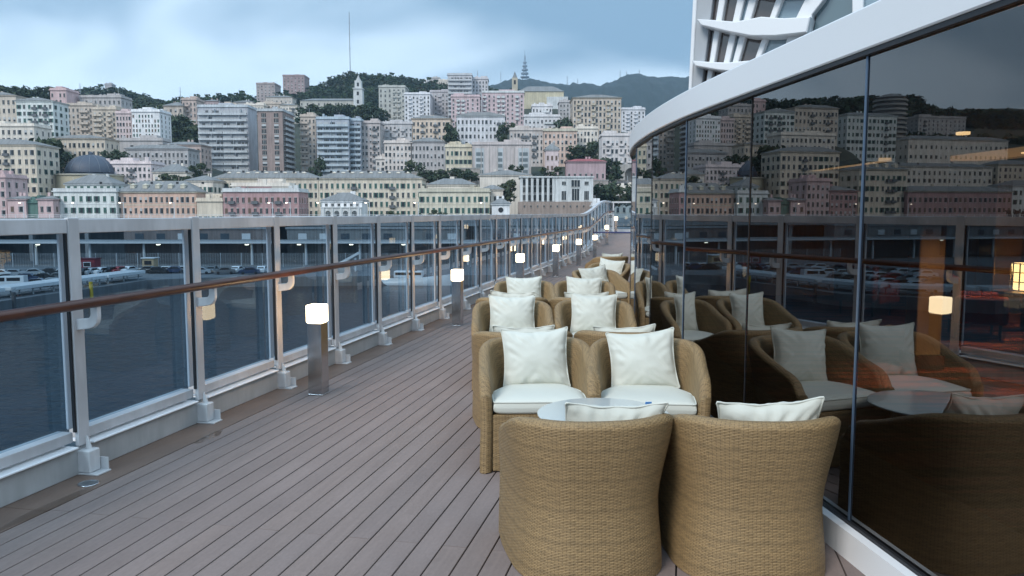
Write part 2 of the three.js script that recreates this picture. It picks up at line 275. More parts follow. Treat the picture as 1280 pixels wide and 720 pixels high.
// lounge interior
{
  const pos = [], idx = [], uv = []; wallPts.forEach(([x, d], i) => { pos.push(x + 0.06, 0.012, -d, 14, 0.012, -d); uv.push(x, d, 14, d); if (i) { const b = i * 2, a = b - 2; idx.push(a, b, a + 1, a + 1, b, b + 1); } });
  const tCarpet = tex(256, (u, v) => { const n = fbm(u * 3, v * 28, 4, 0, 3), k = fbm(u * 60, v * 60, 2, 60, 2); const t = sstep(0.38, 0.62, n); return [lerp(0.16, 0.62, t) * (0.8 + 0.3 * k), lerp(0.07, 0.30, t) * (0.8 + 0.3 * k), lerp(0.05, 0.20, t) * (0.8 + 0.3 * k)]; }, { srgb: true, rep: 0.5 });
  struct('lounge_floor', surface(pos, idx, uv), std([0.6, 0.6, 0.6], 0.9, { map: tCarpet }));
  const border = []; const bi = []; wallPts.forEach(([x, d], i) => { border.push(x + 0.08, 0.017, -d, x + 0.95, 0.017, -d); if (i) { const b = i * 2, a = b - 2; bi.push(a, b, a + 1, a + 1, b, b + 1); } });
  struct('lounge_floor_border', surface(border, bi), std([0.03, 0.022, 0.016], 0.5));
  const beige = std([0.42, 0.31, 0.19], 0.8, { map: tMottle });
  struct('lounge_back_wall', bx(0.2, 2.4, 22, 11.6, 0.02, -5), std([0.10, 0.065, 0.045], 0.7));
  struct('lounge_far_wall', bx(11.4, 2.4, 0.2, 8.5, 0.02, -15.6), beige);
  struct('lounge_end_wall', bx(11.4, 2.4, 0.2, 8.3, 0.02, 3.8), std([0.10, 0.07, 0.05], 0.7));
  const cols = [[4.25, 8.2], [7.2, 11.8]];
  cols.forEach(([x, d], i) => { const c = thing('lounge_column', i ? 'dark square pillar beside the lattice lantern inside the lounge' : 'beige square pillar behind the lounge glass near the windows', 'pillar', [x, 0.02, -d]); mesh('shaft', rbx(i ? 0.42 : 0.26, 2.38, i ? 0.42 : 0.26, 0.02), i ? std([0.06, 0.045, 0.035], 0.35) : beige, c); mesh('plinth', rbx(i ? 0.5 : 0.32, 0.16, i ? 0.5 : 0.32, 0.01, 0, 0.001, 0), M.steel, c); });
  // lattice lantern on a low table
  const tb = thing('lounge_table', 'dark low table with a lattice lantern inside the lounge', 'table', [7.05, 0.02, -10.9]);
  mesh('table_top', cyl(0.4, 0.4, 0.03, 28, 0, 0.5, 0), std([0.05, 0.035, 0.03], 0.3), tb); mesh('leg', cyl(0.06, 0.04, 0.5, 12), M.steel, tb);
  const ln = thing('lattice_lantern', 'glowing yellow lattice lantern on a table inside the lounge', 'lamp', [7.05, 0.552, -10.9]);
  mesh('shade', cyl(0.17, 0.20, 0.36, 16, 0, 0.02, 0), lampGlow(1, 0.66, 0.25, 9), ln);
  for (let k = 0; k < 12; k++) { const t = k / 12 * 2 * Math.PI; mesh('bar', bx(0.012, 0.38, 0.012, 0.205 * Math.cos(t), 0.01, 0.205 * Math.sin(t)), M.gasket, ln); }
  for (const y of [0.01, 0.13, 0.26, 0.38]) mesh('ring', new THREE.TorusGeometry(0.207, 0.007, 6, 24).rotateX(Math.PI / 2).translate(0, y, 0), M.gasket, ln);
  const pl = new THREE.PointLight(0xffa850, 3.5, 0, 2); pl.name = 'lantern_light'; pl.position.set(0, 0.2, 0); pl.castShadow = true; ln.add(pl);
  for (const [i, [x, d]] of [[6.3, 9.9], [4.2, 7.55], [7.5, 11.7], [8.2, 9.6]].entries()) {
    const f = thing('ceiling_downlight', ['ceiling downlight over the striped carpet', 'ceiling downlight beside the beige pillar', 'ceiling downlight behind the lattice lantern', 'ceiling downlight over the inner carpet'][i], 'lamp', [x, 2.36, -d], 0, 'lounge downlights');
    mesh('ring', cyl(0.09, 0.09, 0.05, 18, 0, 0.006, 0), M.steel, f); mesh('bulb', cyl(0.06, 0.06, 0.02, 16, 0, -0.016, 0), lampGlow(1, 0.66, 0.3, 4), f);
    const sp = new THREE.SpotLight(0xffc68c, 42, 0, 0.55, 0.7, 2); sp.name = 'downlight_beam'; sp.position.set(0, -0.03, 0); sp.target.position.set(0, -2, 0); sp.castShadow = true; sp.shadow.radius = 3; f.add(sp, sp.target);
  }
  // red lounge armchairs
  for (const [i, [x, d, t]] of [[6.0, 10.3, 1.2], [5.6, 12.6, 2.2], [8.0, 12.2, -1.2]].entries()) {
    const c = thing('red_armchair', ['dark red upholstered armchair beside the lattice lantern table', 'dark red upholstered armchair between lantern table and far beige wall', 'dark red upholstered armchair behind the lattice lantern'][i], 'chair', [x, 0.02, -d], t, 'lounge armchairs');
    const red = std([0.16, 0.02, 0.02], 0.8); mesh('seat', rbx(0.62, 0.2, 0.62, 0.05, 0, 0.22, 0), red, c); mesh('backrest', rbx(0.7, 0.55, 0.16, 0.06, 0, 0.25, -0.3), red, c);
    for (const sx of [-1, 1]) { mesh('armrest', rbx(0.12, 0.36, 0.6, 0.05, sx * 0.34, 0.2, 0.02), red, c); for (const sz of [-1, 1]) mesh('leg', cyl(0.015, 0.022, 0.22, 8, sx * 0.27, 0, sz * 0.25), M.gasket, c); }
  }
  // warm ceiling troughs that light the room
  for (const [i, [x, d, w, l]] of [[6.1, 9.4, 1.1, 4.2], [9.4, 11.0, 0.18, 5], [5.2, 12.8, 0.18, 3]].entries()) {
    const f = thing('ceiling_light', ['broad dim warm ceiling light panel over the lounge carpet', 'long warm ceiling light strip above the lattice lantern', 'short warm ceiling light strip by the beige far wall'][i], 'lamp', [x, 2.335, -d], 0, 'lounge ceiling lights');
    mesh('diffuser', bx(w, 0.03, l, 0, 0.022, 0), lampGlow(1, 0.62, 0.26, [0.35, 1.5, 1.5][i]), f); mesh('trough', merge([bx(0.03, 0.08, l + 0.06, -w / 2 - 0.016, 0, 0), bx(0.03, 0.08, l + 0.06, w / 2 + 0.016, 0, 0)]), M.steel, f);
    const ra = new THREE.RectAreaLight(0xffa456, [0.1, 0.8, 0.3][i], w, l); ra.name = 'strip_light'; ra.position.set(0, 0.018, 0); ra.rotation.x = -Math.PI / 2; f.add(ra);
  }
}

// ---------------------------------------------------------------- white superstructure above the lounge roof
{
  // the facade stands on a line through (5.5, 24 m ahead), turned towards the harbour; shapes are given as (metres along it, height)
  const NL = Math.hypot(1, 0.6), pl = (px, py) => { const dx = (px - 640) / FPX, dy = (py - 360) / FPX, F = CP - dy * SP, D = SP + dy * CP, t = (24 + 0.6 * 5.5) / (F + 0.6 * dx); return [(dx * t - 5.5) * NL, EYE - t * D]; };
  const sup = thing('ship_superstructure', 'white leaning ribs and dark cabin windows of the ship rising above the white fascia', 'ship', [5.5, 0, -24], -Math.atan(0.6));
  const slab = (name, pix, out, thick, mat, bevel = 0.02) => { const g = prism(pix.map(p => pl(...p)), thick, bevel); g.translate(0, 0, out - thick); return mesh(name, g, mat, sup); };
  const whiteM = M.fascia, paneD = phy([0.07, 0.055, 0.05], 0.06, { clearcoat: 1 }), paneB = phy([0.20, 0.28, 0.33], 0.08, { clearcoat: 1 }), grey = std([0.34, 0.36, 0.38], 0.5);
  const Y0 = -260, Y1 = 190;
  const lean = (x, k) => [[x - k * (Y1 - 60), Y1], [x - k * (Y0 - 60), Y0]];      // a line through (x, 60) leaning k px per px
  const strip = (name, xa, ka, xb, kb, out, th, mat, y1 = Y1, y0 = Y0) => { const f = (x, k, y) => [x - k * (y - 60), y]; return slab(name, [f(xa, ka, y1), f(xb, kb, y1), f(xb, kb, y0), f(xa, ka, y0)], out, th, mat); };
  strip('backing_wall', 875, 0.07, 1125, 0.3, -0.3, 0.2, grey);
  strip('edge_pillar', 866, 0.05, 884, 0.13, 0.1, 0.5, grey);
  strip('edge_trim', 866, 0.05, 869, 0.06, 0.14, 0.5, whiteM);
  strip('window', 884, 0.13, 892, 0.16, -0.1, 0.06, paneD);
  strip('rib', 892, 0.155, 897, 0.175, 0.12, 0.35, whiteM);
  strip('window', 898, 0.18, 911, 0.22, -0.1, 0.06, paneD);
  strip('rib', 911, 0.22, 917, 0.24, 0.12, 0.35, whiteM); strip('window', 917, 0.24, 923, 0.265, -0.05, 0.06, paneB); strip('rib', 923, 0.265, 929, 0.29, 0.12, 0.35, whiteM);
  strip('window', 929, 0.29, 952, 0.37, -0.1, 0.06, paneD);
  strip('rib', 951, 0.36, 956, 0.38, 0.12, 0.35, whiteM);
  strip('window', 956, 0.38, 990, 0.50, -0.1, 0.06, paneB);
  // broad curved frame and the dark rounded window behind it
  slab('curved_frame', [[962, 130], [985, 130], [1014, 42], [1016, 20], [1030, 2], [1075, -80], [1040, -80], [1010, 0], [990, 40]], 0.2, 0.5, whiteM);
  strip('window', 1012, 0.2, 1070, 0.0, -0.12, 0.06, phy([0.10, 0.15, 0.17], 0.1, { clearcoat: 1 }));
  strip('rib', 1067, 0.0, 1079, 0.0, 0.1, 0.35, whiteM);
  strip('window', 1079, 0.0, 1125, 0.0, -0.12, 0.06, paneB);
  // horizontal blades
  const blade = pix => slab('ledge_blade', pix, 0.5, 0.7, whiteM, 0.03);
  blade([[879, 29], [884, 35], [918, 43], [945, 48], [975, 48], [1012, 44], [1016, 27], [985, 29], [957, 27], [925, 33], [900, 31]]);
  blade([[873, 80], [877, 85], [905, 90], [940, 93], [975, 90], [990, 78], [950, 80], [915, 83], [890, 82]]);
  blade([[884, -30], [890, -20], [930, -10], [960, -5], [1010, -8], [1030, -36], [985, -32], [950, -36], [920, -28]]);
}

// ---------------------------------------------------------------- wicker chairs, pillows, tables
const chairGeo = {};
{
  // plan of the top rim: straight sides, elliptic back
  const hw = 0.372, zf = 0.32, zb = -0.02, rb = 0.345, st = [];
  const NS = 8, NA = 28;
  for (let i = 0; i <= NS; i++) st.push([-hw, lerp(zf, zb, i / NS), -1, 0]);
  for (let i = 1; i < NA; i++) { const t = Math.PI - i / NA * Math.PI, c = Math.cos(t), s = Math.sin(t); const nx = c / hw, nz = -s / rb, l = Math.hypot(nx, nz); st.push([hw * Math.sign(c) * Math.abs(c) ** 0.86, zb - rb * Math.abs(s) ** 0.86, nx / l, nz / l]); }
  for (let i = 0; i <= NS; i++) st.push([hw, lerp(zb, zf, i / NS), 1, 0]);
  const th = 0.072, flare0 = q => { const k = cl(q); return -0.066 * (1 - sstep(0.40, 1.04, k)) + 0.022 * sstep(0.45, 0, k) ; };
  const rim = z => { const base = lerp(0.60, 0.755, sstep(0.30, -0.30, z)), c = 0.13; if (z > zf - c) { const k = (z - (zf - c)) / c; return base - c * (1 - Math.sqrt(Math.max(0, 1 - k * k * 0.96))); } return base; };
  const pos = [], uv = [], idx = []; let rows = 0, per = 0, arc = 0;
  const station = (x, z, nx, nz, fwd, shrink, H) => { const fw = lerp(0.28, 1, sstep(0.22, -0.16, z)), flare = q => fw * flare0(q);
    const r = th / 2, prof = [];
    for (let j = 0; j <= 14; j++) { const h = (H - r) * j / 14; prof.push([flare(h / 0.75), h]); }
    const oT = flare(H / 0.75); for (let j = 1; j <= 7; j++) { const t = j / 8 * Math.PI; prof.push([oT - r + r * Math.cos(t), H - r + r * Math.sin(t)]); }
    for (let j = 0; j <= 6; j++) { const h = lerp(H - r, 0.004, j / 6); prof.push([flare(h / 0.75) - th, h]); }
    let v = 0; per = prof.length;
    prof.forEach(([o, h], j) => { if (j) v += Math.hypot(o - prof[j - 1][0], h - prof[j - 1][1]); const mid = flare(Math.min(h, H - r) / 0.75) - r, oo = mid + (o - mid) * shrink; pos.push(x + nx * oo, h, z + nz * oo + fwd); uv.push(arc, v); });
    rows++;
  };
  const ends = [0, 0.35, 0.65, 0.88, 1];
  for (const e of [...ends].reverse()) { station(...st[0], 0.034 * e, Math.sqrt(Math.max(0, 1 - e * e)), rim(zf)); arc += 0.012; }
  for (let i = 1; i < st.length - 1; i++) { arc += Math.hypot(st[i][0] - st[i - 1][0], st[i][1] - st[i - 1][1]); station(...st[i], 0, 1, rim(st[i][1])); }
  arc += 0.04;
  for (const e of ends) { station(...st[st.length - 1], 0.034 * e, Math.sqrt(Math.max(0, 1 - e * e)), rim(zf)); arc += 0.012; }
  for (let i = 0; i + 1 < rows; i++) for (let j = 0; j + 1 < per; j++) { const a = i * per + j, b = a + per; idx.push(a, a + 1, b, b, a + 1, b + 1); }
  chairGeo.shell = surface(pos, idx, uv);
  chairGeo.apron = rbx(0.57, 0.36, 0.05, 0.012, 0, 0.004, 0.305);
  chairGeo.seatBoard = bx(0.42, 0.05, 0.34, 0, 0.31, 0.10);
  // seat cushion, crowned, with piping
  const plan = (u, v) => { const z = v * 0.26 * (1 - 0.03 * u ** 4), x = u * 0.286 * (1 - 0.03 * v ** 4); return [x * (z < 0.02 ? 1 - 0.5 * ((0.02 - z) / 0.28) ** 1.5 : 1), z]; };
  { const N = 30, P = [], I = [], U = []; for (const sd of [1, -1]) { const b0 = P.length / 3; for (let j = 0; j <= N; j++) for (let i = 0; i <= N; i++) { const q = t => Math.sign(t) * (1 - (1 - Math.abs(t)) ** 1.8), u = q(i / N * 2 - 1), v = q(j / N * 2 - 1), e = Math.pow(Math.max(0, (1 - u ** 14) * (1 - v ** 14)), 0.3), [x, z] = plan(u, v); const crown = sd > 0 ? 0.018 * (1 - u ** 4) * (1 - v ** 4) + 0.009 * (fbm(x * 8 + 4, z * 8 + 9, 3, 0, 5) - 0.5) : 0; P.push(x, 0.408 + sd * 0.046 * e + crown * e, z + 0.075); U.push(x, z); } for (let j = 0; j < N; j++) for (let i = 0; i < N; i++) { const a = b0 + j * (N + 1) + i, c = a + N + 1; if (sd > 0) I.push(a, c, a + 1, a + 1, c, c + 1); else I.push(a, a + 1, c, a + 1, c + 1, c); } } chairGeo.cushion = surface(P, I, U); }
  const rr = []; { const n = 16, put = (u, v) => { const [x, z] = plan(u, v); rr.push([x * 0.995, 0.443, z * 0.995 + 0.075]); }; for (let k = 0; k < n; k++) put(-0.97 + 1.94 * k / n, -0.985); for (let k = 0; k < n; k++) put(0.985, -0.97 + 1.94 * k / n); for (let k = 0; k < n; k++) put(0.97 - 1.94 * k / n, 0.985); for (let k = 0; k <= n; k++) put(-0.985, 0.97 - 1.94 * k / n); }
  chairGeo.piping = tube(rr, 0.005, 6, 200);
}
function pillowGeo(seed, plump = 1) {
  const N = 26, W = 0.47, pos = [], idx = [], uv = [];
  for (const side of [1, -1]) { const b = pos.length / 3;
    for (let j = 0; j <= N; j++) for (let i = 0; i <= N; i++) { const u = i / N * 2 - 1, v = j / N * 2 - 1;
      const pu = 1 - Math.abs(u) ** 2.6, pv = 1 - Math.abs(v) ** 2.6, puff = Math.pow(Math.max(0, pu), 0.62) * Math.pow(Math.max(0, pv), 0.62);
      const edge = Math.max(Math.abs(u), Math.abs(v)), pucker = 0.012 * (2 * vnoise((Math.abs(u) > Math.abs(v) ? v : u) * 7 + seed * 5, side * 3 + (Math.abs(u) > Math.abs(v) ? 9 : 0) + Math.sign(u + v), 0, 4) - 1) * sstep(0.55, 0.9, edge) * sstep(1.0, 0.93, edge);
      const dg = Math.abs(u) - Math.abs(v), fold = 0.007 * Math.sin(dg * 16 + seed * 2 + 5 * vnoise(u * 2 + 7, v * 2 + seed, 0, 3)) * sstep(0.25, 0.8, edge) * sstep(1, 0.85, edge); const wr = (0.034 * (fbm(u * 1.8 + seed * 3 + 20, v * 1.8 + side + 20, 4, 0, seed) - 0.5) + fold) * puff;
      pos.push(u * W / 2 * (1 - 0.085 * (1 - v * v)), v * W / 2 * (1 - 0.085 * (1 - u * u)) - 0.012 * Math.max(0, v) * (1 - u * u), side * (0.068 * plump * puff + wr + pucker * Math.sqrt(puff))); uv.push(u * W / 2, v * W / 2); }
    for (let j = 0; j < N; j++) for (let i = 0; i < N; i++) { const a = b + j * (N + 1) + i, c = a + N + 1; if (side > 0) idx.push(a, a + 1, c, c, a + 1, c + 1); else idx.push(a, c, a + 1, c, c + 1, a + 1); } }
  const rim = []; const M4 = 14; const E = (u, v) => [u * W / 2 * (1 - 0.085 * (1 - v * v)), v * W / 2 * (1 - 0.085 * (1 - u * u)) - 0.012 * Math.max(0, v) * (1 - u * u), 0.004 * Math.sin(u * 9 + v * 7 + seed)];
  for (let k = 0; k < M4; k++) rim.push(E(k / M4 * 2 - 1, -1)); for (let k = 0; k < M4; k++) rim.push(E(1, k / M4 * 2 - 1)); for (let k = 0; k < M4; k++) rim.push(E(1 - k / M4 * 2, 1)); for (let k = 0; k <= M4; k++) rim.push(E(-1, 1 - k / M4 * 2));
  return { body: surface(pos, idx, uv), rim: tube(rim, 0.005, 6, 160) };
}
const pillowGeos = [1, 2, 3, 4].map(s => pillowGeo(s, 0.9 + 0.08 * s));
{
  const proto = thing('wicker_chair', '', 'chair', [0, 0, 0], 0, 'wicker tub chairs in pairs along the lounge wall');
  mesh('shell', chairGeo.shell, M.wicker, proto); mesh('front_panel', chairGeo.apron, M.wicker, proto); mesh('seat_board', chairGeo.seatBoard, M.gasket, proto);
  const cu = mesh('seat_cushion', chairGeo.cushion, M.cushion, proto); mesh('piping', chairGeo.piping, M.cushion, cu);
  // [x, d, turn, label, pillow roll, pillow tilt, pillow x, pillow label]
  const PI = Math.PI, list = [
    [0.345, 3.66, PI + 0.10, 'wicker tub chair, back turned, rail side of the pair by the frosted round table', 0.03, 0.46, -0.085, 'creased pillow with a small blue tag, sunk low behind a chair back'],
    [1.10, 3.66, PI - 0.06, 'wicker tub chair, back turned, close against the white sill of the lounge windows', -0.07, 0.40, -0.055, 'creased pillow peeking over the chair back beside the white sill'],
    [0.165, 5.24, 0.04, 'wicker tub chair facing the frosted table, seat cushion in view, rail side', 0.03, 0.22, 0.0, 'upright pillow on the rail-side chair that faces the frosted table'],
    [0.885, 5.20, -0.12, 'wicker tub chair facing the frosted table, between its twin and the lounge glass', 0.10, 0.24, -0.02, 'upright tilted pillow on the wall-side chair that faces the frosted table'],
    [0.075, 6.08, PI + 0.05, 'wicker tub chair back to back with the rail-side chair of the frosted table', 0.0, 0.40, 0.0, 'ruffled pillow behind the rail-side chair of the frosted table'],
    [0.86, 6.10, PI - 0.08, 'wicker tub chair back to back with the wall-side chair of the frosted table', -0.05, 0.40, 0.0, 'ruffled pillow behind the wall-side chair of the frosted table'],
    [0.005, 7.58, 0.02, 'wicker tub chair facing the second table, rail side', 0.0, 0.20, 0.0, 'upright pillow on rail-side chair facing the second table'],
    [0.79, 7.62, -0.05, 'wicker tub chair facing the second table, wall side', -0.02, 0.20, 0.0, 'upright pillow on wall-side chair facing the second table'],
    [0.0, 8.44, PI, 'wicker tub chair backing onto the second group, rail side', 0.03, 0.34, 0.0, 'pillow on rail-side chair backing onto the second group'],
    [0.77, 8.46, PI, 'wicker tub chair backing onto the second group, wall side', 0.0, 0.42, 0.0, 'pillow on wall-side chair backing onto the second group'],
    [0.16, 9.9, 0.05, 'wicker tub chair facing the third table, rail side', 0.02, 0.18, 0.0, 'upright pillow on rail-side chair facing the third table'],
    [0.90, 9.9, -0.06, 'wicker tub chair facing the third table, wall side', -0.02, 0.18, 0.0, 'upright pillow on wall-side chair facing the third table'],
    [1.30, 11.9, 0.35, 'wicker tub chair turned sideways past the third group', 0.12, 0.30, 0.0, 'leaning pillow on the chair turned sideways past the third group'],
    [1.62, 13.6, -0.5, 'wicker tub chair half hidden by the curve of the lounge glass', -0.1, 0.30, 0.0, 'leaning pillow half hidden by the curve of the lounge glass'],
    [1.95, 16.2, PI + 0.3, 'last wicker tub chair, standing alone before the ramp', 0.02, 0.30, 0.0, 'pillow on the last chair before the ramp'],
  ];
  list.forEach(([x, d, t, label, roll, tilt, px, pl], i) => {
    const c = i ? dup(proto, label) : proto; c.userData.label = label; c.position.set(x, 0.002, -d); c.rotation.set(0, t, 0); c.scale.set(1.06, i < 2 ? 0.98 : 1, 1.06);
    const g = pillowGeos[i % 4], q = thing('throw_pillow', 'off-white ' + pl, 'pillow', [0, 0, 0], 0, 'off-white pillows on the wicker chairs');
    const b = mesh('pillow_body', g.body, M.cushion, q); mesh('piping', g.rim, M.cushion, q);
    // leaning back against the inside of the shell, standing on the seat cushion
    const low = t > 2 ? 0.614 : 0.628, zb = -0.135, e = new THREE.Euler(-tilt, t, roll, 'YXZ');
    q.rotation.copy(e); q.scale.set(0.97, 0.86, 1); const off = new THREE.Vector3(px, low + 0.01 * Math.sin(i), zb - (tilt - 0.2) * 0.05).applyAxisAngle(new THREE.Vector3(0, 1, 0), t); q.position.set(x + off.x, off.y, -d + off.z);
    if (i === 0) mesh('care_tag', rbx(0.03, 0.016, 0.002, 0.0008, -0.15, 0.212, 0.012), std([0.10, 0.28, 0.62], 0.6), q);
  });
  // round tables: frosted glass top on a wicker drum
  const drum = new THREE.LatheGeometry([[0.0, 0.0], [0.22, 0], [0.2, 0.12], [0.19, 0.25], [0.21, 0.38], [0.25, 0.47], [0, 0.47]].map(p => new THREE.Vector2(...p)), 40); { const uv = drum.attributes.uv; for (let i = 0; i < uv.count; i++) uv.setXY(i, uv.getX(i) * 1.3, uv.getY(i) * 0.6); }
  const tp = thing('round_table', '', 'table', [0, 0, 0], 0, 'round glass tables between the chairs');
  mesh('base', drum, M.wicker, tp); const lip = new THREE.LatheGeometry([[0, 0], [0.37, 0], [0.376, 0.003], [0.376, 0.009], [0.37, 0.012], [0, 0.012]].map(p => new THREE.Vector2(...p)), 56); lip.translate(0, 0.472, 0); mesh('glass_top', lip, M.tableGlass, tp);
  [[0.52, 4.47, 'frosted round glass table between the first two chair pairs'], [0.42, 6.84, 'second round glass table, hidden among the chairs behind the frosted one'], [0.45, 9.16, 'third round glass table along the chair row']].forEach(([x, d, l], i) => { const o = i ? dup(tp, l) : tp; o.userData.label = l; o.position.set(x, 0.002, -d); });
}

// ---------------------------------------------------------------- harbour: water, quay, elevated road
const QY = -11.4, WY = -13.4;
const tWall = tex(512, (u, v) => { const a = fbm(u * 5, v * 5, 5, 5, 3), st = fbm(u * 48, v * 3, 4, 48, 9), p = fbm(u * 11, v * 9, 3, 0 || 11, 14); return 0.84 + 0.16 * a + 0.20 * (st - 0.5) + 0.06 * (p - 0.5); }, { srgb: true }); tWall.repeat.set(1 / 13, 1 / 17); tWall.needsUpdate = true;
for (const k in wallMats) delete wallMats[k];
M.quay.map = M.concrete.map = M.dark.map = M.roof.map = tWall;
for (const m of [M.quay, M.concrete, M.dark, M.roof]) m.needsUpdate = true;
struct('harbour_water', (() => { const g = new THREE.PlaneGeometry(900, 420, 1, 1); g.rotateX(-Math.PI / 2); g.translate(-120, WY, -40); return muv(geoOf(g)); })(), M.water);
// quay outline in (x, d)
const quayEdge = [[-420, 70], [-200, 84], [-92, 100], [-76, 114], [-71, 155], [-62, 161], [-40, 164], [30, 172], [120, 180], [330, 190]];
const edgeD = x => { for (let i = 1; i < quayEdge.length; i++) if (x <= quayEdge[i][0]) { const [a, b] = [quayEdge[i - 1], quayEdge[i]]; return lerp(a[1], b[1], (x - a[0]) / (b[0] - a[0])); } return 190; };
{
  const s = new THREE.Shape([...quayEdge, [330, 262], [-420, 262]].map(p => new THREE.Vector2(...p))); const g = new THREE.ExtrudeGeometry(s, { depth: 3, bevelEnabled: false }); g.rotateX(-Math.PI / 2); g.translate(0, QY - 3, 0);
  struct('quay', muv(geoOf(g)), M.quay);
}
{ // white covered gangway along the quay edge, in lengths
  const fr = [[-132, 96.5], [-119, 98.5], [-106, 100.5], [-93.6, 103], [-83, 110], [-78.8, 120], [-77.4, 132], [-75.9, 144], [-74.4, 156]];
  for (let i = 0; i + 1 < fr.length; i++) { const [x0, d0] = fr[i], [x1, d1] = fr[i + 1], L = Math.hypot(x1 - x0, d1 - d0), o = thing('gangway_section', ['white flat-roofed gangway length at the quay edge, before the parked cars', 'white gangway length at the quay edge beside the parked cars'][i > 2 ? 1 : 0], 'gangway', [(x0 + x1) / 2, QY + 0.01, -(d0 + d1) / 2 - 2.0], Math.atan2(d1 - d0, x1 - x0), 'white gangway lengths along the quay edge');
    mesh('roof', rbx(L - 0.5, 0.6, 4.2, 0.08, 0, 1.1, 0), M.fascia, o); for (const k of [-0.4, 0, 0.4]) for (const z of [-1.2, 1.2]) mesh('post', bx(0.18, 1.1, 0.18, k * L, 0, z), M.pole, o); mesh('side_rail', bx(L - 0.6, 0.12, 0.08, 0, 0.5, 1.45), M.concrete, o); }
  const R = rng(44);
  for (const x of [-140, -121, -109, -99.5, -88, -75.2, -73, -48, -20, 8, 44]) { const y = thing('mooring_pile', x === -73 ? 'yellow mooring pile at the quay wall below the gangway' : 'dark timber mooring pile against the quay wall', 'pile', [x, WY - 1, -(edgeD(x) - 0.5)], 0, 'piles along the quay wall'); mesh('shaft', cyl(0.35, 0.3, 3.6 + R(), 10), x === -73 ? std([0.55, 0.38, 0.03], 0.7) : M.dark, y); mesh('cap', cyl(0.38, 0.34, 0.15, 10, 0, 4.5, 0), M.concrete, y); }
}
{ // elevated road with parapets, pillars and the covered level below
  const X0 = -330, X1 = 92, D = 214, rd = thing('elevated_road', 'long grey elevated road on pillars running behind the quay', 'road bridge', [0, 0, -D]);
  const L = X1 - X0, cx = (X0 + X1) / 2;
  mesh('road_slab', bx(L, 1.1, 17, cx, -1.9, -8), M.concrete, rd);
  mesh('parapet', bx(L, 1.0, 0.35, cx, -0.8, 0.4), M.concrete, rd);
  mesh('rear_parapet', bx(L, 1.0, 0.35, cx, -0.8, -16.4), M.concrete, rd);
  mesh('guard_rail', merge([bx(L, 0.09, 0.09, cx, 1.05, 0.4), bx(L, 0.07, 0.07, cx, 0.66, 0.4)]), M.pole, rd);
  const posts = []; for (let x = X0; x < X1; x += 3) posts.push(bx(0.1, 0.9, 0.1, x, 0.2, 0.4)); const pr = mesh('guard_posts', merge(posts), M.pole, rd); pr.userData.kind = 'stuff';
  mesh('back_wall', bx(L, 9.2, 0.6, cx, QY + 0.02, -14), M.concrete, rd);
  for (let x = X0 + 6; x < X1; x += 15) mesh('pillar', rbx(1.1, 9.4, 1.4, 0.1, x, QY + 0.02, -1.4), M.concrete, rd);
  // lower canopy edge in front
  const cp = thing('quay_canopy', 'long pale canopy edge on slim columns under the elevated road', 'canopy', [0, 0, -200]);
  mesh('roof_slab', bx(L - 30, 0.7, 9, cx + 4, -6.0, -3), M.concrete, cp); mesh('edge_beam', bx(L - 30, 0.5, 0.3, cx + 4, -5.95, 1.66), M.pole, cp);
  for (let x = X0 + 22; x < X1 - 8; x += 13.5) mesh('column', cyl(0.35, 0.3, 5.4, 12, x, QY + 0.02, 0), M.pole, cp);
  for (const x of [-168, -118, -88, -66, -53, -40, -27, 12]) { const l = thing('canopy_lamp', 'glowing lamp under the quay canopy', 'lamp', [x, -6.35, -199.2], 0, 'lamps under the quay canopy'); mesh('housing', cyl(0.55, 0.35, 0.14, 14, 0, 0.2, 0), M.pole, l); mesh('glow', cyl(0.42, 0.5, 0.2, 14), M.canopyGlow, l); }
  // warehouse fronts between canopy and road
  const R = rng(15);
  for (const [i, [x0, x1, h, c]] of [[-320, -238, 8.4, [0.24, 0.24, 0.23]], [-236, -176, 9.0, [0.20, 0.21, 0.22]], [-174, -138, 9.2, [0.25, 0.25, 0.25]], [-100, -62, 8.8, [0.22, 0.18, 0.17]], [-58, -12, 8.8, [0.22, 0.22, 0.22]], [-8, 60, 8.8, [0.20, 0.20, 0.21]]].entries()) {
    const w = thing('quay_warehouse', ['long grey quay warehouse with small square openings', 'slate grey quay warehouse left of the red booth', 'pale quay building behind the red booth', 'brown-grey warehouse behind the parked cars', 'grey warehouse behind the mesh fence', 'blank grey warehouse behind the moored boat'][i], 'warehouse', [(x0 + x1) / 2, QY + 0.02, -209], 0, 'warehouses under the road');
    mesh('wall', bx(x1 - x0, h, 5, 0, 0, 0), wallMat(c), w); mesh('roof_edge', bx(x1 - x0 + 0.6, 0.5, 5.6, 0, h + 0.003, 0), M.concrete, w);
    for (let x = x0 + 4; x < x1 - 3; x += 5.5) { const m = mesh('window', bx(2.2, 1.5, 0.16, x - (x0 + x1) / 2, h - 2.6, 2.5), R() < 0.25 ? M.pole : M.glazing, w); mesh('sill', bx(2.6, 0.15, 0.3, x - (x0 + x1) / 2, h - 2.78, 2.5), M.concrete, m); }
  }
  // booth, kiosk, mesh fence, boat
  const b = at(108, 338, 176), k = thing('red_booth', 'dark red site booth with two white-framed windows on the quay', 'booth', [b.x, QY + 0.02, -176]);
  mesh('cabin', rbx(5.2, 2.9, 2.6, 0.06), std([0.20, 0.018, 0.03], 0.6), k); mesh('roof', bx(5.5, 0.2, 2.9, 0, 2.903, 0), std([0.10, 0.012, 0.02], 0.6), k);
  for (const x of [-1.2, 0.9]) { const w = mesh('window', bx(1.7, 1.1, 0.1, x, 1.2, 1.32), M.pole, k); mesh('pane', bx(1.4, 0.8, 0.05, x, 1.35, 1.38), M.gasket, w); } mesh('door', bx(0.9, 2.1, 0.08, 2.1, 0.05, 1.31), std([0.12, 0.012, 0.02], 0.6), k);
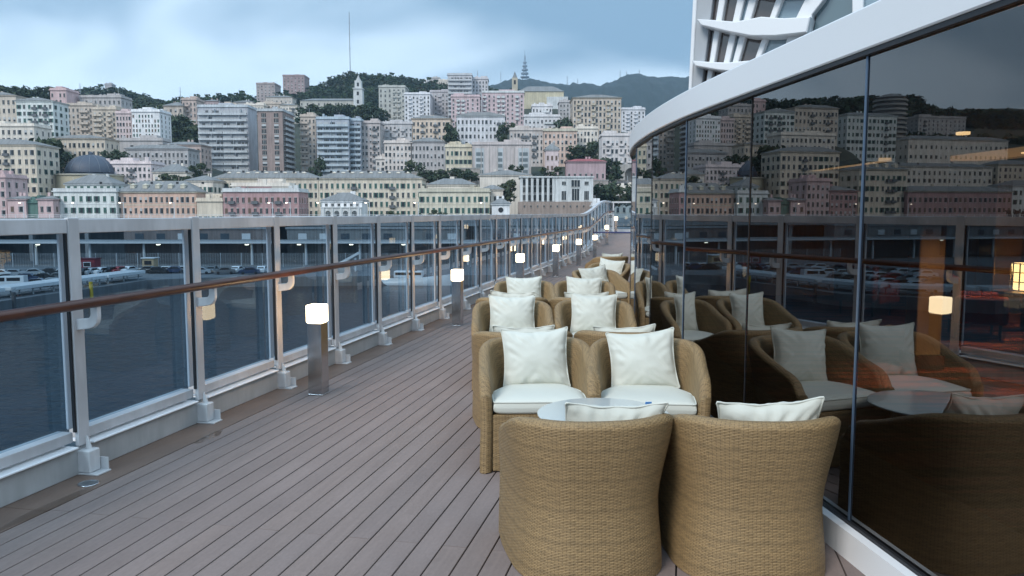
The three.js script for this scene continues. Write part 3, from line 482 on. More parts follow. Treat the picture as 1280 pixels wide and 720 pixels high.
  const k2p = at(188, 332, 182), k2 = thing('gate_kiosk', 'small cream gate kiosk by the mesh fence', 'kiosk', [k2p.x, QY + 0.02, -182]); mesh('cabin', rbx(2.6, 2.7, 2.4, 0.05), std([0.45, 0.33, 0.2], 0.8), k2); mesh('roof', bx(3.1, 0.2, 2.9, 0, 2.703, 0), M.fascia, k2); mesh('window', bx(1.6, 0.9, 0.08, 0, 1.3, 1.2), M.gasket, k2);
  const fe = thing('mesh_fence', 'pale mesh security fence across the quay', 'fence', [0, QY + 0.02, -192]); const xs = []; for (let x = -130; x <= 40; x += 5) { xs.push(x); mesh('post', cyl(0.08, 0.08, 3.4, 6, x, 0, 0), M.pole, fe); } const wires = []; for (let y = 0.3; y < 3.3; y += 0.3) wires.push(bx(170, 0.03, 0.03, -45, y, 0.1)); for (let x = -130; x < 40; x += 0.6) wires.push(bx(0.025, 3.1, 0.025, x, 0.15, 0.1)); const fw = mesh('wire_mesh', merge(wires), M.pole, fe); fw.userData.kind = 'stuff';
  const bo = thing('moored_boat', 'white motor boat moored at the quay, bow pointing right', 'boat', [-20, WY - 0.3, -166], -0.06);
  { const H = [[-8, 0.9, 1.7], [-4, 1.6, 1.8], [2, 1.7, 2.0], [6, 1.0, 2.4], [8.6, 0.04, 2.9]], P = [], I = []; H.forEach(([x, w, h], i) => { P.push(x, 0, -w * 0.5, x, h, -w, x, h, w, x, 0, w * 0.5); if (i) { const b = i * 4, a = b - 4; for (let q = 0; q < 3; q++) I.push(a + q, b + q, a + q + 1, b + q, b + q + 1, a + q + 1); } }); I.push(0, 1, 2, 0, 2, 3); mesh('hull', surface(P, I), M.fascia, bo); mesh('cabin', rbx(6, 1.5, 2.2, 0.3, -1.5, 1.85, 0), M.fascia, bo); mesh('windows', bx(5.4, 0.5, 2.26, -1.4, 2.5, 0), M.gasket, bo); mesh('mast', cyl(0.06, 0.04, 3, 6, -3, 3.3, 0), M.pole, bo); }
  const ga = thing('boarding_ramp', 'white sloping boarding ramp on the quay right of the parked cars', 'ramp', [at(430, 330, 178).x, QY + 0.02, -178]); mesh('ramp_beam', bx(8, 0.5, 1.4, 0, 0, 0).rotateZ(0.5).translate(0, 2, 0), M.fascia, ga); for (const [x, h] of [[-2, 1.0], [2.6, 3.0]]) mesh('support', bx(0.3, h, 1.2, x, 0, 0), M.pole, ga);
}
// street lamps on the elevated road
[[96, 'beside the pale palazzo with green shutters'], [155, 'at the left end of the orange palazzo'], [218, 'before the right half of the orange palazzo'], [341, 'before the middle of the dark pink palazzo'], [363, 'near the right end of the dark pink palazzo'], [402, 'at the edge of the white arcaded house'], [448, 'right of the white arcaded house'], [462, 'before the long cream building'], [523, 'between the long cream building and its green-shuttered neighbour'], [606, 'by the little round-window chapel'], [30, 'before the small pink houses'], [-60, 'on the elevated road past the tall pink house'], [-150, 'before the tower with rounded corner']].forEach(([px, w], i) => {
  const p = at(px, 268, 216), o = thing('street_lamp', 'lit street lamp on the elevated road, ' + w, 'street lamp', [p.x, -0.78, -216], 0, 'street lamps along the elevated road');
  mesh('pole', cyl(0.13, 0.07, 5.2, 8), M.pole, o); mesh('arm', bx(1.3, 0.1, 0.1, -0.55, 5.1, 0), M.pole, o); mesh('lamp_head', rbx(0.45, 0.2, 0.35, 0.06, -1.0, 4.96, 0), M.streetGlow, o);
});
// parked cars
{
  const side = new THREE.Shape(); [[-2.1, 0.28], [-2.12, 0.75], [-1.75, 0.92], [-1.2, 0.98], [-0.75, 1.42], [0.65, 1.46], [1.35, 1.02], [2.0, 0.9], [2.12, 0.6], [2.1, 0.28]].forEach((p, i) => i ? side.lineTo(...p) : side.moveTo(...p));
  const bodyG = new THREE.ExtrudeGeometry(side, { depth: 1.56, bevelEnabled: true, bevelSize: 0.07, bevelThickness: 0.07, bevelSegments: 2 }); bodyG.translate(0, 0, -0.78);
  const glassG = merge([prism([[-1.08, 0.98], [-0.7, 1.36], [0.6, 1.39], [1.2, 1.02]], 1.74).translate(0, 0, -0.87), bx(0.06, 0.42, 1.3).rotateZ(0.8).translate(-1.06, 0.98, 0), bx(0.06, 0.62, 1.3).rotateZ(-1.0).translate(0.86, 0.98, 0)]);
  const wheelG = cyl(0.31, 0.31, 0.22, 14).translate(0, -0.11, 0).rotateX(Math.PI / 2);
  const vanSide = new THREE.Shape(); [[-2.4, 0.3], [-2.45, 1.1], [-1.9, 1.3], [-1.3, 2.15], [2.4, 2.2], [2.45, 0.3]].forEach((p, i) => i ? vanSide.lineTo(...p) : vanSide.moveTo(...p));
  const vanG = new THREE.ExtrudeGeometry(vanSide, { depth: 1.8, bevelEnabled: true, bevelSize: 0.07, bevelThickness: 0.07, bevelSegments: 2 }); vanG.translate(0, 0, -0.9);
  const vanGlass = merge([prism([[-1.75, 1.35], [-1.25, 2.0], [-0.5, 2.0], [-0.5, 1.35]], 1.98).translate(0, 0, -0.99), prism([[-0.2, 1.4], [-0.2, 1.95], [1.9, 1.98], [1.9, 1.4]], 1.98).translate(0, 0, -0.99)]);
  const paints = { white: [0.72, 0.73, 0.74], silver: [0.36, 0.38, 0.40], black: [0.015, 0.016, 0.018], 'dark blue': [0.02, 0.035, 0.08], grey: [0.12, 0.125, 0.13], red: [0.30, 0.02, 0.02] };
  const protos = {};
  const car = (px, d, paint, turn, van) => { const key = paint + (van ? 'v' : ''); const x = at(px, 340, d).x;
    let o; const label = van ? 'white van parked among the cars on the quay' : paint + ' car parked on the quay behind the white gangway';
    if (protos[key]) o = dup(protos[key], label); else { o = protos[key] = thing(van ? 'parked_van' : 'parked_car', label, van ? 'van' : 'car', [0, 0, 0], 0, 'vehicles parked on the quay'); const pm = phy(paints[paint], 0.35, { clearcoat: 0.8, clearcoatRoughness: 0.1 }); mesh('body', van ? vanG : bodyG, pm, o); mesh('window_glass', van ? vanGlass : glassG, M.gasket, o); for (const wx of van ? [-1.5, 1.5] : [-1.3, 1.3]) for (const wz of [-0.78, 0.78]) { const w = mesh('wheel', wheelG, M.gasket, o); w.position.set(wx, 0.31, wz); } for (const z of [-0.6, 0.6]) mesh('headlight', bx(0.06, 0.14, 0.3, -2.16 - (van ? 0.33 : 0), 0.68, z), M.pole, o); }
    o.position.set(x, QY + 0.02, -d); o.rotation.set(0, turn, 0); };
  const R = rng(8), cols = ['white', 'silver', 'black', 'dark blue', 'grey', 'black', 'white', 'grey', 'red', 'silver'];
  car(12, 137, 'white', 0.2, true);
  for (const [row, d0] of [[0, 138], [1, 150], [2, 163]]) for (let k = 0; k < 14; k++) { const px = -190 + k * 21 + row * 8 + R() * 6; if (row === 0 && Math.abs(px - 12) < 26) continue; if (px > 70 - row * -14) continue; car(px, d0 + (px < 0 ? px * 0.14 : px * 0.06), cols[Math.floor(R() * 10)], (R() < 0.5 ? 0 : Math.PI) + 0.25 + R() * 0.2); }
  for (let k = 0; k < 7; k++) car(92 + k * 11.5, 166 + k * 1.2, cols[Math.floor(R() * 10)], 1.2 + R() * 0.3);
  for (let k = 0; k < 6; k++) car(186 + k * 11, 172 + R() * 3, cols[Math.floor(R() * 10)], (R() < 0.5 ? 0 : Math.PI) + 0.1);
  for (let k = 0; k < 6; k++) car(250 + k * 15.5, 170 + (k % 2) * 4, cols[(k * 3 + 1) % 10], (k % 2 ? 1.5 : 0.2) + R() * 0.2);
}

// ---------------------------------------------------------------- windows of the town
const GL = [0.014, 0.018, 0.022], GRN = [0.045, 0.105, 0.085], GRY = [0.13, 0.14, 0.15], STO = [0.50, 0.49, 0.46], BRN = [0.12, 0.08, 0.055];
const winGeo = {   // unit window 1 x 1 (scaled), depth in metres; pane set back between sill, head and shutters
  plain: [bx(1, 1, 0.06, 0, 0, -0.02, GL), bx(1.2, 0.07, 0.26, 0, -0.08, 0.05, STO), bx(1.2, 0.09, 0.2, 0, 1.0, 0.03, STO), bx(0.06, 1, 0.1, 0, 0, 0, STO)],
  green: [bx(1, 1, 0.06, 0, 0, -0.02, GL), bx(0.5, 1.02, 0.09, -0.78, 0, 0.05, GRN), bx(0.5, 1.02, 0.09, 0.78, 0, 0.05, GRN), bx(1.2, 0.07, 0.26, 0, -0.08, 0.05, STO)],
  shut: [bx(0.5, 1, 0.1, -0.26, 0, 0.04, GRN), bx(0.5, 1, 0.1, 0.26, 0, 0.04, GRN), bx(1.2, 0.07, 0.26, 0, -0.08, 0.05, STO), bx(1.2, 0.09, 0.2, 0, 1.0, 0.03, STO)],
  grey: [bx(1, 1, 0.06, 0, 0, -0.02, GL), bx(0.46, 1, 0.09, -0.76, 0, 0.05, GRY), bx(1.2, 0.07, 0.26, 0, -0.08, 0.05, STO), bx(1.2, 0.09, 0.2, 0, 1.0, 0.03, STO)],
  brown: [bx(0.5, 1, 0.1, -0.26, 0, 0.04, BRN), bx(0.5, 1, 0.1, 0.26, 0, 0.04, BRN), bx(1.2, 0.07, 0.26, 0, -0.08, 0.05, STO)],
  wide: [bx(1, 1, 0.06, 0, 0, -0.02, GL), bx(0.05, 1, 0.14, -0.17, 0, 0, STO), bx(0.05, 1, 0.14, 0.17, 0, 0, STO), bx(1.1, 0.08, 0.26, 0, -0.08, 0.05, STO)],
  blind: [bx(1, 1, 0.06, 0, 0, -0.02, GL), bx(1, 0.55, 0.1, 0, 0.45, 0.0, [0.42, 0.43, 0.43]), bx(1.15, 0.07, 0.26, 0, -0.08, 0.05, STO)],
};
for (const k of Object.keys(winGeo)) winGeo[k] = merge(winGeo[k]);
const archGeo = (() => { const s = new THREE.Shape(); s.moveTo(-0.5, 0); s.lineTo(0.5, 0); s.lineTo(0.5, 0.6); s.absarc(0, 0.6, 0.5, 0, Math.PI, false); s.lineTo(-0.5, 0); const g = new THREE.ExtrudeGeometry(s, { depth: 0.12, bevelEnabled: false, curveSegments: 8 }); return geoOf(g); })();
function arcadeGeo(w, h, centres, aw, ah, depth) { // a wall pierced by real arches
  const s = new THREE.Shape([[-w / 2, 0], [w / 2, 0], [w / 2, h], [-w / 2, h]].map(p => new THREE.Vector2(...p)));
  for (const c of centres) { const p = new THREE.Path(); p.moveTo(c - aw / 2, 0.15); p.lineTo(c - aw / 2, ah - aw / 2); p.absarc(c, ah - aw / 2, aw / 2, Math.PI, 0, true); p.lineTo(c + aw / 2, 0.15); p.closePath(); s.holes.push(p); }
  return muv(geoOf(new THREE.ExtrudeGeometry(s, { depth, bevelEnabled: false, curveSegments: 8 }))); }
function winMesh(parent, kind, x, y, z, w, h, turn = 0) { const m = new THREE.Mesh(winGeo[kind], M.win); m.name = 'window'; m.castShadow = m.receiveShadow = true; m.position.set(x, y, z); m.scale.set(w, h, 1); m.rotation.y = turn; parent.add(m); return m; }
function hipRoof(w, d, h, over = 0.5, flat = 0.0) { const W = w / 2 + over, D = d / 2 + over, r = Math.max(W - D * 0.95, W * 0.12), t = D * flat + 0.05; // hipped, with a narrow top
  const P = [-W, 0, D, W, 0, D, W, 0, -D, -W, 0, -D, -r, h, t, r, h, t, r, h, -t, -r, h, -t], q = (a, b, c, d) => [a, b, c, a, c, d];
  const g = surface(P, [...q(0, 1, 5, 4), ...q(1, 2, 6, 5), ...q(2, 3, 7, 6), ...q(3, 0, 4, 7), ...q(4, 5, 6, 7), ...q(3, 2, 1, 0)]); const n = g.toNonIndexed(); n.computeVertexNormals(); return muv(n); }
const bases = [];      // control points for the terrain
const RB = rng(2024);
const soften = c => { const l = 0.3 * c[0] + 0.59 * c[1] + 0.11 * c[2]; return c.map((v, i) => +(Math.min(0.80, lerp(v, l, c[0] > 1.4 * c[1] ? 0.42 : 0.28) * [1.36, 1.30, 1.32][i])).toFixed(3)); };
function house(o) { o.c = soften(o.c);    // o: x0, x1, y (eave px), b (base px), d, dep, c (wall), rows, cols, k (window kinds), roof, rh, style
  const base = o.b ?? 284, A = at(o.x0, base, o.d), B = at(o.x1, base, o.d), T = at(o.x0, o.y, o.d), w = B.x - A.x, dep = o.dep ?? 13, drop = o.drop ?? 5, y0 = A.y - drop, h = T.y - y0;
  const g = thing(o.name ?? 'apartment_house', o.l, o.cat ?? 'building', [(A.x + B.x) / 2, y0, -o.d - dep / 2], (o.yaw ?? 0) * Math.PI / 180, o.grp ?? 'buildings of the hillside town');
  bases.push([(A.x + B.x) / 2, o.d + dep / 2, A.y, w / 2]);
  const wm = wallMat(o.c); mesh('wall', bx(w, h, dep), wm, g);
  const rows = o.rows, cols = o.style || o.rows < 3 ? o.cols : Math.round(o.cols * 1.18), top = h - (o.att ?? 0.9), vis = top - drop, sh = vis / rows, sp = w / cols, kinds = o.k ?? ['plain'];
  const wh = Math.min(1.9, sh * 0.56) * (o.wk ?? 1), ww = Math.min(1.0, sp * 0.42) * (o.ww ?? 1), f = dep / 2 + 0.02;
  if (o.style !== 'balcony') for (let r = 0; r < rows; r++) for (let c = 0; c < cols; c++) { if (o.skip && RB() < o.skip) continue; winMesh(g, kinds[Math.floor(RB() * kinds.length)], (c + 0.5) * sp - w / 2, drop + r * sh + sh * 0.24, f, ww, wh); }
  // the flank that turns towards the harbour
  const sideSign = o.x0 + o.x1 < 1280 ? 1 : -1, sc = Math.floor(dep / 3.4);
  if (!o.blank && Math.abs((o.x0 + o.x1) / 2 - 640) * dep / o.d > 5) for (let r = 0; r < rows; r++) for (let c = 0; c < sc; c++) winMesh(g, kinds[Math.floor(RB() * kinds.length)], sideSign * (w / 2 + 0.02), drop + r * sh + sh * 0.24, (c + 0.5) * dep / sc - dep / 2, Math.min(ww, 1.1), wh, sideSign * Math.PI / 2);
  const trim = o.t ? wallMat(o.t) : wm;
  if (o.style === 'balcony') { // floors of balconies with parapets; recessed glazing between
    const out = 1.25, bw = (w - 0.3) / (o.bays ?? 1), slabG = merge([bx(bw - 0.25, 0.2, out, 0, 0, 0), bx(bw - 0.25, 0.95, 0.1, 0, 0.2, out / 2 - 0.05)]), pm = trim, div = bx(0.14, sh - 0.2, out - 0.15, 0, 0.2, 0);
    for (let r = 0; r < rows; r++) for (let q = 0; q < (o.bays ?? 1); q++) { const xx = -w / 2 + 0.15 + (q + 0.5) * bw; const bm = mesh('balcony', slabG, pm, g); bm.position.set(xx, drop + r * sh, dep / 2 + out / 2); for (let c = 0; c < cols; c++) winMesh(g, kinds[Math.floor(RB() * kinds.length)], xx - bw / 2 + (c + 0.5) * bw / cols, drop + r * sh + 0.35, f, bw / cols * 0.72, sh * 0.66); const dm = mesh('divider', div, pm, bm); dm.position.set((RB() - 0.5) * bw * 0.5, 0, -0.05); }
  }
  if (!o.balc && !o.style && rows > 3 && cols > 4 && !o.skip) { o.balc = []; for (let c = 1; c < cols - 1; c++) if (RB() < 0.16) o.balc.push(c); o.bt = o.bt ?? GRY; }
  if (o.balc) { const bg = merge([bx(2.2, 0.18, 0.9), bx(2.2, 0.9, 0.06, 0, 0.18, 0.42), bx(0.06, 0.9, 0.84, -1.07, 0.18, 0), bx(0.06, 0.9, 0.84, 1.07, 0.18, 0)]); for (let r = 1; r < rows; r++) for (const c of o.balc) { const m = mesh('balcony', bg, o.bt ? wallMat(o.bt) : trim, g); m.position.set((c + 0.5) * sp - w / 2, drop + r * sh + sh * 0.12, dep / 2 + 0.45); } }
  if (o.belt) for (const r of o.belt) mesh('string_course', bx(w + 0.14, 0.28, dep + 0.14, 0, drop + r * sh - 0.1, 0), trim, g);
  mesh('cornice', bx(w + 0.9, 0.45, dep + 0.9, 0, h + 0.003, 0), trim, g);
  const rm = o.rc ? wallMat(o.rc) : M.roof;
  if (o.roof === 'hip') { const rf = mesh('roof', hipRoof(w, dep, (o.rh ?? 12) * o.d / 1000, 0.7, o.flat ?? 0), rm, g); rf.position.y = h + 0.455; if (o.dorm) for (let i = 0; i < o.dorm; i++) { const dm = mesh('dormer', merge([bx(1.5, 1.3, 2.2), hipRoof(1.5, 2.2, 0.5, 0.15).translate(0, 1.303, 0)]), trim, rf); dm.position.set((i + 0.5) * w * 0.8 / o.dorm - w * 0.4, (o.rh ?? 12) * o.d / 1000 * 0.28, dep * 0.33); mesh('dormer_window', bx(0.9, 0.8, 0.1, 0, 0.3, 1.1), M.gasket, dm).position.copy(dm.position); } for (let i = 0; i < 2; i++) mesh('chimney', bx(0.8, 1.6, 0.8, (RB() - 0.5) * w * 0.5, (o.rh ?? 12) * o.d / 1000 * 0.6, 0), trim, rf); }
  else { mesh('parapet', merge([bx(w + 0.2, 0.9, 0.25, 0, h + 0.456, dep / 2), bx(0.25, 0.9, dep - 0.3, -w / 2, h + 0.456, 0), bx(0.25, 0.9, dep - 0.3, w / 2, h + 0.456, 0)]), trim, g); const pw = w * (0.2 + 0.25 * RB()); mesh('stair_house', merge([bx(pw, 2.4, dep * 0.5, (RB() - 0.5) * (w - pw) * 0.8, h + 0.46, -dep * 0.1), bx(w * 0.12, 1.5, 2, w * 0.3 * (RB() < 0.5 ? -1 : 1), h + 0.46, dep * 0.2)]), wm, g); const nb = 2 + Math.floor(RB() * 4); for (let i = 0; i < nb; i++) mesh('chimney', bx(0.5 + RB(), 1 + 1.4 * RB(), 0.6 + RB(), (RB() - 0.5) * w * 0.9, h + 0.458, (RB() - 0.2) * dep * 0.6), trim, g); const an = bx(0.08, 3.2 + 2 * RB(), 0.08, (RB() - 0.5) * w * 0.7, h + 0.46, 0); mesh('aerial', an, M.pole, g); }
  return { g, w, h, dep, drop, sh, sp };
}
const cream = [0.52, 0.46, 0.33], creamL = [0.56, 0.52, 0.42], beige = [0.43, 0.37, 0.29], greyB = [0.36, 0.35, 0.33], mint = [0.50, 0.56, 0.52], pinkW = [0.55, 0.48, 0.46], whiteW = [0.62, 0.63, 0.62], pink = [0.52, 0.33, 0.31], orange = [0.56, 0.32, 0.19], rose = [0.38, 0.19, 0.18], brick = [0.27, 0.19, 0.155], slab = [0.54, 0.57, 0.59];
const G = ['green', 'green', 'shut', 'plain'], P = ['plain', 'plain', 'grey', 'blind'], Bn = ['brown', 'plain', 'grey'], Wd = ['wide', 'wide', 'blind'];
// front row behind the elevated road
house({ x0: -26, x1: 10, y: 222, d: 286, c: pink, rows: 5, cols: 4, k: P, l: 'tall pink house at the harbour front beside the small pink houses', roof: 'flat' });
house({ x0: 11, x1: 34, y: 250, d: 284, c: pink, rows: 2, cols: 2, k: Bn, l: 'small pink house next to the tall pink house', roof: 'hip', rh: 4, dep: 9 });
house({ x0: 49, x1: 68, y: 250, d: 284, c: pink, rows: 2, cols: 2, k: Bn, l: 'small pink house next to the pale palazzo', roof: 'hip', rh: 4, dep: 9 });
{ const q = house({ x0: 34.3, x1: 48.7, y: 254, d: 285, c: [0.06, 0.16, 0.13], rows: 1, cols: 1, k: ['shut'], l: 'low dark green shuttered front between two small pink houses', roof: 'flat', dep: 8 }); }
house({ x0: 69, x1: 147, y: 240, d: 288, c: mint, t: whiteW, rows: 3, cols: 7, k: ['green', 'shut', 'shut'], att: 0.3, l: 'pale mint palazzo with green shutters in front of the blue dome', roof: 'flat', belt: [1, 2] });
house({ x0: 82, x1: 140, y: 231, b: 241, d: 290, drop: 0.5, c: mint, t: whiteW, rows: 1, cols: 7, k: ['shut'], att: 0.2, wk: 1.2, name: 'attic_storey', l: 'set-back attic storey with hipped grey roof on the pale mint palazzo', cat: 'building', roof: 'hip', rh: 12, dep: 12 });
house({ x0: 148, x1: 246, y: 241, d: 290, c: orange, t: creamL, rows: 3, cols: 13, k: P, l: 'long orange palazzo with grey dormered roof', roof: 'hip', rh: 14, dorm: 5, belt: [2], att: 0.4 });
house({ x0: 247, x1: 279, y: 252, d: 286, c: cream, rows: 1.5 | 0, cols: 4, k: G, l: 'low cream house between the orange and the dark pink palazzo', roof: 'flat', dep: 8 });
house({ x0: 234, x1: 268, y: 227, d: 300, c: creamL, rows: 4, cols: 4, k: G, l: 'narrow cream house above the low cream house', roof: 'hip', rh: 7 });
house({ x0: 280, x1: 374, y: 240, d: 286, c: rose, t: whiteW, rows: 3, cols: 11, k: ['plain', 'plain', 'brown'], l: 'dark pink palazzo with white roof terrace', roof: 'flat', balc: [1, 5, 9], belt: [1], bt: GRY, dep: 14 });
house({ x0: 290, x1: 362, y: 233, b: 241, d: 291, drop: 0.3, c: creamL, rows: 1, cols: 9, k: ['plain'], name: 'roof_pavilion', l: 'cream roof pavilion on the dark pink palazzo', cat: 'building', roof: 'flat', dep: 7 });
house({ x0: 268, x1: 399, y: 224, d: 312, c: cream, rows: 5, cols: 17, k: ['green', 'shut', 'plain', 'shut'], l: 'left half of the long cream building behind the dark pink palazzo', roof: 'hip', rh: 9, dorm: 9, flat: 0.6, dep: 15 });
house({ x0: 399.4, x1: 528, y: 224, d: 312, c: [0.55, 0.49, 0.35], rows: 5, cols: 16, k: ['green', 'shut', 'plain', 'shut'], l: 'right half of the long cream building behind the white arcaded house', roof: 'hip', rh: 9, dorm: 9, flat: 0.6, dep: 15 });
{ const q = house({ x0: 403, x1: 453, y: 252, d: 284, c: whiteW, rows: 1, cols: 6, k: ['plain'], wk: 0.001, blank: true, l: 'small white arcaded house with four dark arches', roof: 'hip', rh: 10, dep: 11, drop: 6, style: 'arcade', skip: 1 });
  const cs = [-1.5, -0.5, 0.5, 1.5].map(i => i * q.w / 4.6), ar = mesh('arcade', arcadeGeo(q.w, q.h - 2.2, cs, 1.8, q.h - 3.2, 1.6), wallMat(whiteW), q.g); ar.position.z = q.dep / 2 + 0.01; for (const c of cs) winMesh(q.g, 'plain', c, q.h - 6.0, q.dep / 2 + 0.02, 0.8, 1.7); mesh('terrace', bx(q.w + 0.3, 0.25, 1.9, 0, q.h - 2.19, q.dep / 2 + 0.92), wallMat(whiteW), q.g); for (let i = 0; i < 5; i++) mesh('pilaster', bx(0.5, q.h - 2.8, 0.3, (i - 2) * q.w / 4.6, 0.5, q.dep / 2 + 1.7), wallMat(whiteW), q.g); for (let i = 0; i < 6; i++) winMesh(q.g, 'plain', (i - 2.5) * q.w / 6.4, q.h - 1.6, q.dep / 2 + 0.02, 0.9, 0.9); }
house({ x0: 524, x1: 612, y: 240, d: 290, c: [0.50, 0.47, 0.33], t: creamL, rows: 3, cols: 10, k: ['shut', 'green'], l: 'cream-green palazzo with dark green shutters right of the long cream building', roof: 'flat', belt: [1, 2], att: 0.5 });
house({ x0: 535, x1: 594, y: 232, b: 241, d: 293, drop: 0.4, c: creamL, rows: 1, cols: 6, k: ['plain'], name: 'attic_storey', l: 'set-back attic with hipped grey roof on the cream-green palazzo', cat: 'building', roof: 'hip', rh: 8, dep: 11 });
house({ x0: 602, x1: 629, y: 238, d: 300, c: creamL, rows: 3, cols: 3, k: G, l: 'small cream house beside the chapel with round window', roof: 'hip', rh: 6, dep: 10 });
{ const q = house({ x0: 615, x1: 637, y: 256, d: 284, c: whiteW, rows: 1, cols: 1, skip: 1, blank: true, name: 'chapel', l: 'small white chapel with one dark round window', cat: 'chapel', roof: 'hip', rh: 7, dep: 9 }); const m = mesh('round_window', cyl(0.9, 0.9, 0.12, 20).rotateX(Math.PI / 2), M.gasket, q.g); m.position.set(0, q.h - 1.8, q.dep / 2 + 0.03); }
house({ x0: 600, x1: 664, y: 220, d: 322, c: creamL, rows: 1, cols: 3, ww: 1.2, k: ['plain'], blank: true, l: 'plain cream hall with flat pale roof behind the columned building', roof: 'hip', rh: 6, flat: 0.7, dep: 18, att: 4 });
{ // modernist building: fluted fins on one wing, three tall windows on the other, stone plinth
  const d = 290, A = at(650, 284, d), B = at(741, 284, d), T = at(693, 222, d), w = B.x - A.x, y0 = A.y - 5, h = T.y - y0, g = thing('modernist_building', 'white modernist building with tall fins and a stone plinth', 'building', [(A.x + B.x) / 2, y0, -d - 8], 0, 'buildings of the hillside town'); bases.push([(A.x + B.x) / 2, d + 8, A.y]);
  mesh('wall', bx(w * 0.52, h, 16, w * 0.24, 0, 0), wallMat(whiteW), g); mesh('set_back_wall', bx(w * 0.475, h, 12, -w * 0.2605, 0, -2), wallMat(whiteW), g); for (let i = 0; i < 6; i++) for (const y of [8, 5.2, 2.6]) winMesh(g, 'wide', -w * 0.445 + i * w * 0.073, h - y, 4.02, 1.5, 1.9); mesh('plinth', bx(w + 1.2, h - 8.6, 17, 0, 0, 0), wallMat([0.33, 0.26, 0.22]), g); mesh('cornice', bx(w + 0.8, 0.5, 16.8, 0, h + 0.003, 0), wallMat(whiteW), g);
  for (let i = 0; i < 7; i++) mesh('fin', bx(0.9, 8.5, 1.1, -w * 0.48 + i * w * 0.073, h - 8.52, 7.5), wallMat(whiteW), g);
  for (const [x, ww, hh, y] of [[w * 0.10, 1.6, 3.2, h - 8], [w * 0.26, 2.6, 4.2, h - 8.2], [w * 0.41, 1.6, 3.2, h - 8], [w * 0.10, 1.4, 1.2, h - 2.6], [w * 0.26, 3, 2.4, h - 3.3], [w * 0.41, 1.4, 1.2, h - 2.6]]) winMesh(g, 'wide', x, y, 8.03, ww, hh); for (let i = 0; i < 10; i++) winMesh(g, 'plain', -w * 0.44 + i * w * 0.09, h - 10.6, 8.52, 0.5, 0.7); }
house({ x0: 741, x1: 757, y: 258, d: 280, c: whiteW, rows: 1, cols: 1, ww: 1.6, k: ['wide'], l: 'little white box house right of the modernist building', roof: 'flat', dep: 7 });
house({ x0: 768, x1: 800, y: 236, d: 330, c: creamL, rows: 3, cols: 3, k: P, l: 'cream house half behind trees right of the modernist building', roof: 'flat' });
// blue dome church
{ const d = 322, c = at(97, 215, d), y0 = at(97, 290, d).y, R = 9.9, g = thing('dome_church', 'cream church with a large dark blue ribbed dome', 'church', [c.x, y0, -d - 11], 0); bases.push([c.x, d + 11, y0 + 4]);
  const h = c.y - y0, oct = (r, hh, y) => cyl(r, r, hh, 8, 0, y, 0).rotateY(Math.PI / 8); mesh('drum', oct(14.5, h - 1.2, 0), wallMat(cream), g); mesh('nave', bx(34, h - 4, 16, 0, 0, -4), wallMat(cream), g); mesh('eave', oct(15.1, 0.5, h - 1.197), wallMat(creamL), g);
  const blue = std([0.060, 0.075, 0.105], 0.6, { map: tWall }), prof = []; for (let i = 0; i <= 14; i++) { const t = i / 14 * Math.PI / 2; prof.push(new THREE.Vector2(R * Math.cos(t) + 0.01, 7.4 * Math.sin(t))); } const dm = mesh('dome', new THREE.LatheGeometry(prof, 40), blue, g); dm.position.y = h + 0.1; mesh('dome_skirt', new THREE.ConeGeometry(15.2, 1.4, 8, 1, false).rotateY(Math.PI / 8).translate(0, 0.7, 0), blue, g).position.y = h - 0.69;
  for (let i = 0; i < 16; i++) { const a = i / 16 * Math.PI * 2; mesh('rib', tube(Array.from({ length: 8 }, (_, k) => { const t = k / 7 * 1.5; return [Math.cos(a) * R * Math.cos(t), 7.4 * Math.sin(t), Math.sin(a) * R * Math.cos(t)]; }), 0.16, 5, 12), wallMat([0.13, 0.15, 0.18]), dm); } mesh('lantern', merge([cyl(0.9, 0.9, 0.9, 10, 0, 7.2, 0), cyl(1.0, 0.1, 0.7, 10, 0, 8.1, 0)]), blue, dm);
  for (const x of [-6, 0, 6]) winMesh(g, 'plain', x, h - 5, 14.2 * Math.cos(Math.PI / 8) + (x ? -0.9 : 0.05), 1, 2); }
// second row and slope, left
house({ x0: -42, x1: 49, y: 182, b: 266, d: 312, c: cream, rows: 7, cols: 9, k: ['grey', 'plain', 'green'], balc: [6], bt: GRY, l: 'tall cream palazzo left of the blue dome, seven window rows', roof: 'hip', rh: 7, flat: 0.7, dep: 16 });
house({ x0: -40, x1: 44, y: 158, b: 190, d: 345, c: creamL, rows: 3, cols: 10, k: P, l: 'grey-cream apartment house stepped above the tall cream palazzo', roof: 'flat' });
house({ x0: -46, x1: 22, y: 120, b: 165, d: 372, c: [0.48, 0.42, 0.32], rows: 4, cols: 9, k: P, balc: [2, 6], bt: GRY, l: 'cream house beside the mint one near the wooded skyline', roof: 'hip', rh: 4, flat: 0.7 });
house({ x0: 22.5, x1: 68, y: 127, b: 172, d: 370, c: mint, rows: 5, cols: 6, k: G, balc: [3, 5], bt: GRY, l: 'pale mint apartment house below the wooded skyline', roof: 'hip', rh: 4, flat: 0.7 });
house({ x0: 69, x1: 133, y: 174, b: 218, d: 352, c: [0.50, 0.43, 0.31], rows: 4, cols: 9, k: P, l: 'buff house with flat grey roof just behind the blue dome', roof: 'hip', rh: 4, flat: 0.8 });
house({ x0: 66, x1: 86, y: 113, b: 180, d: 440, c: pink, rows: 8, cols: 3, k: P, skip: 0.5, l: 'tall narrow pink block on the left slope', roof: 'flat', blank: true });
house({ x0: 86, x1: 118, y: 132, b: 186, d: 410, c: beige, rows: 7, cols: 5, k: Wd, balc: [3, 4], l: 'big beige apartment block with dark balconies beside the pink block', roof: 'flat', dep: 18 });
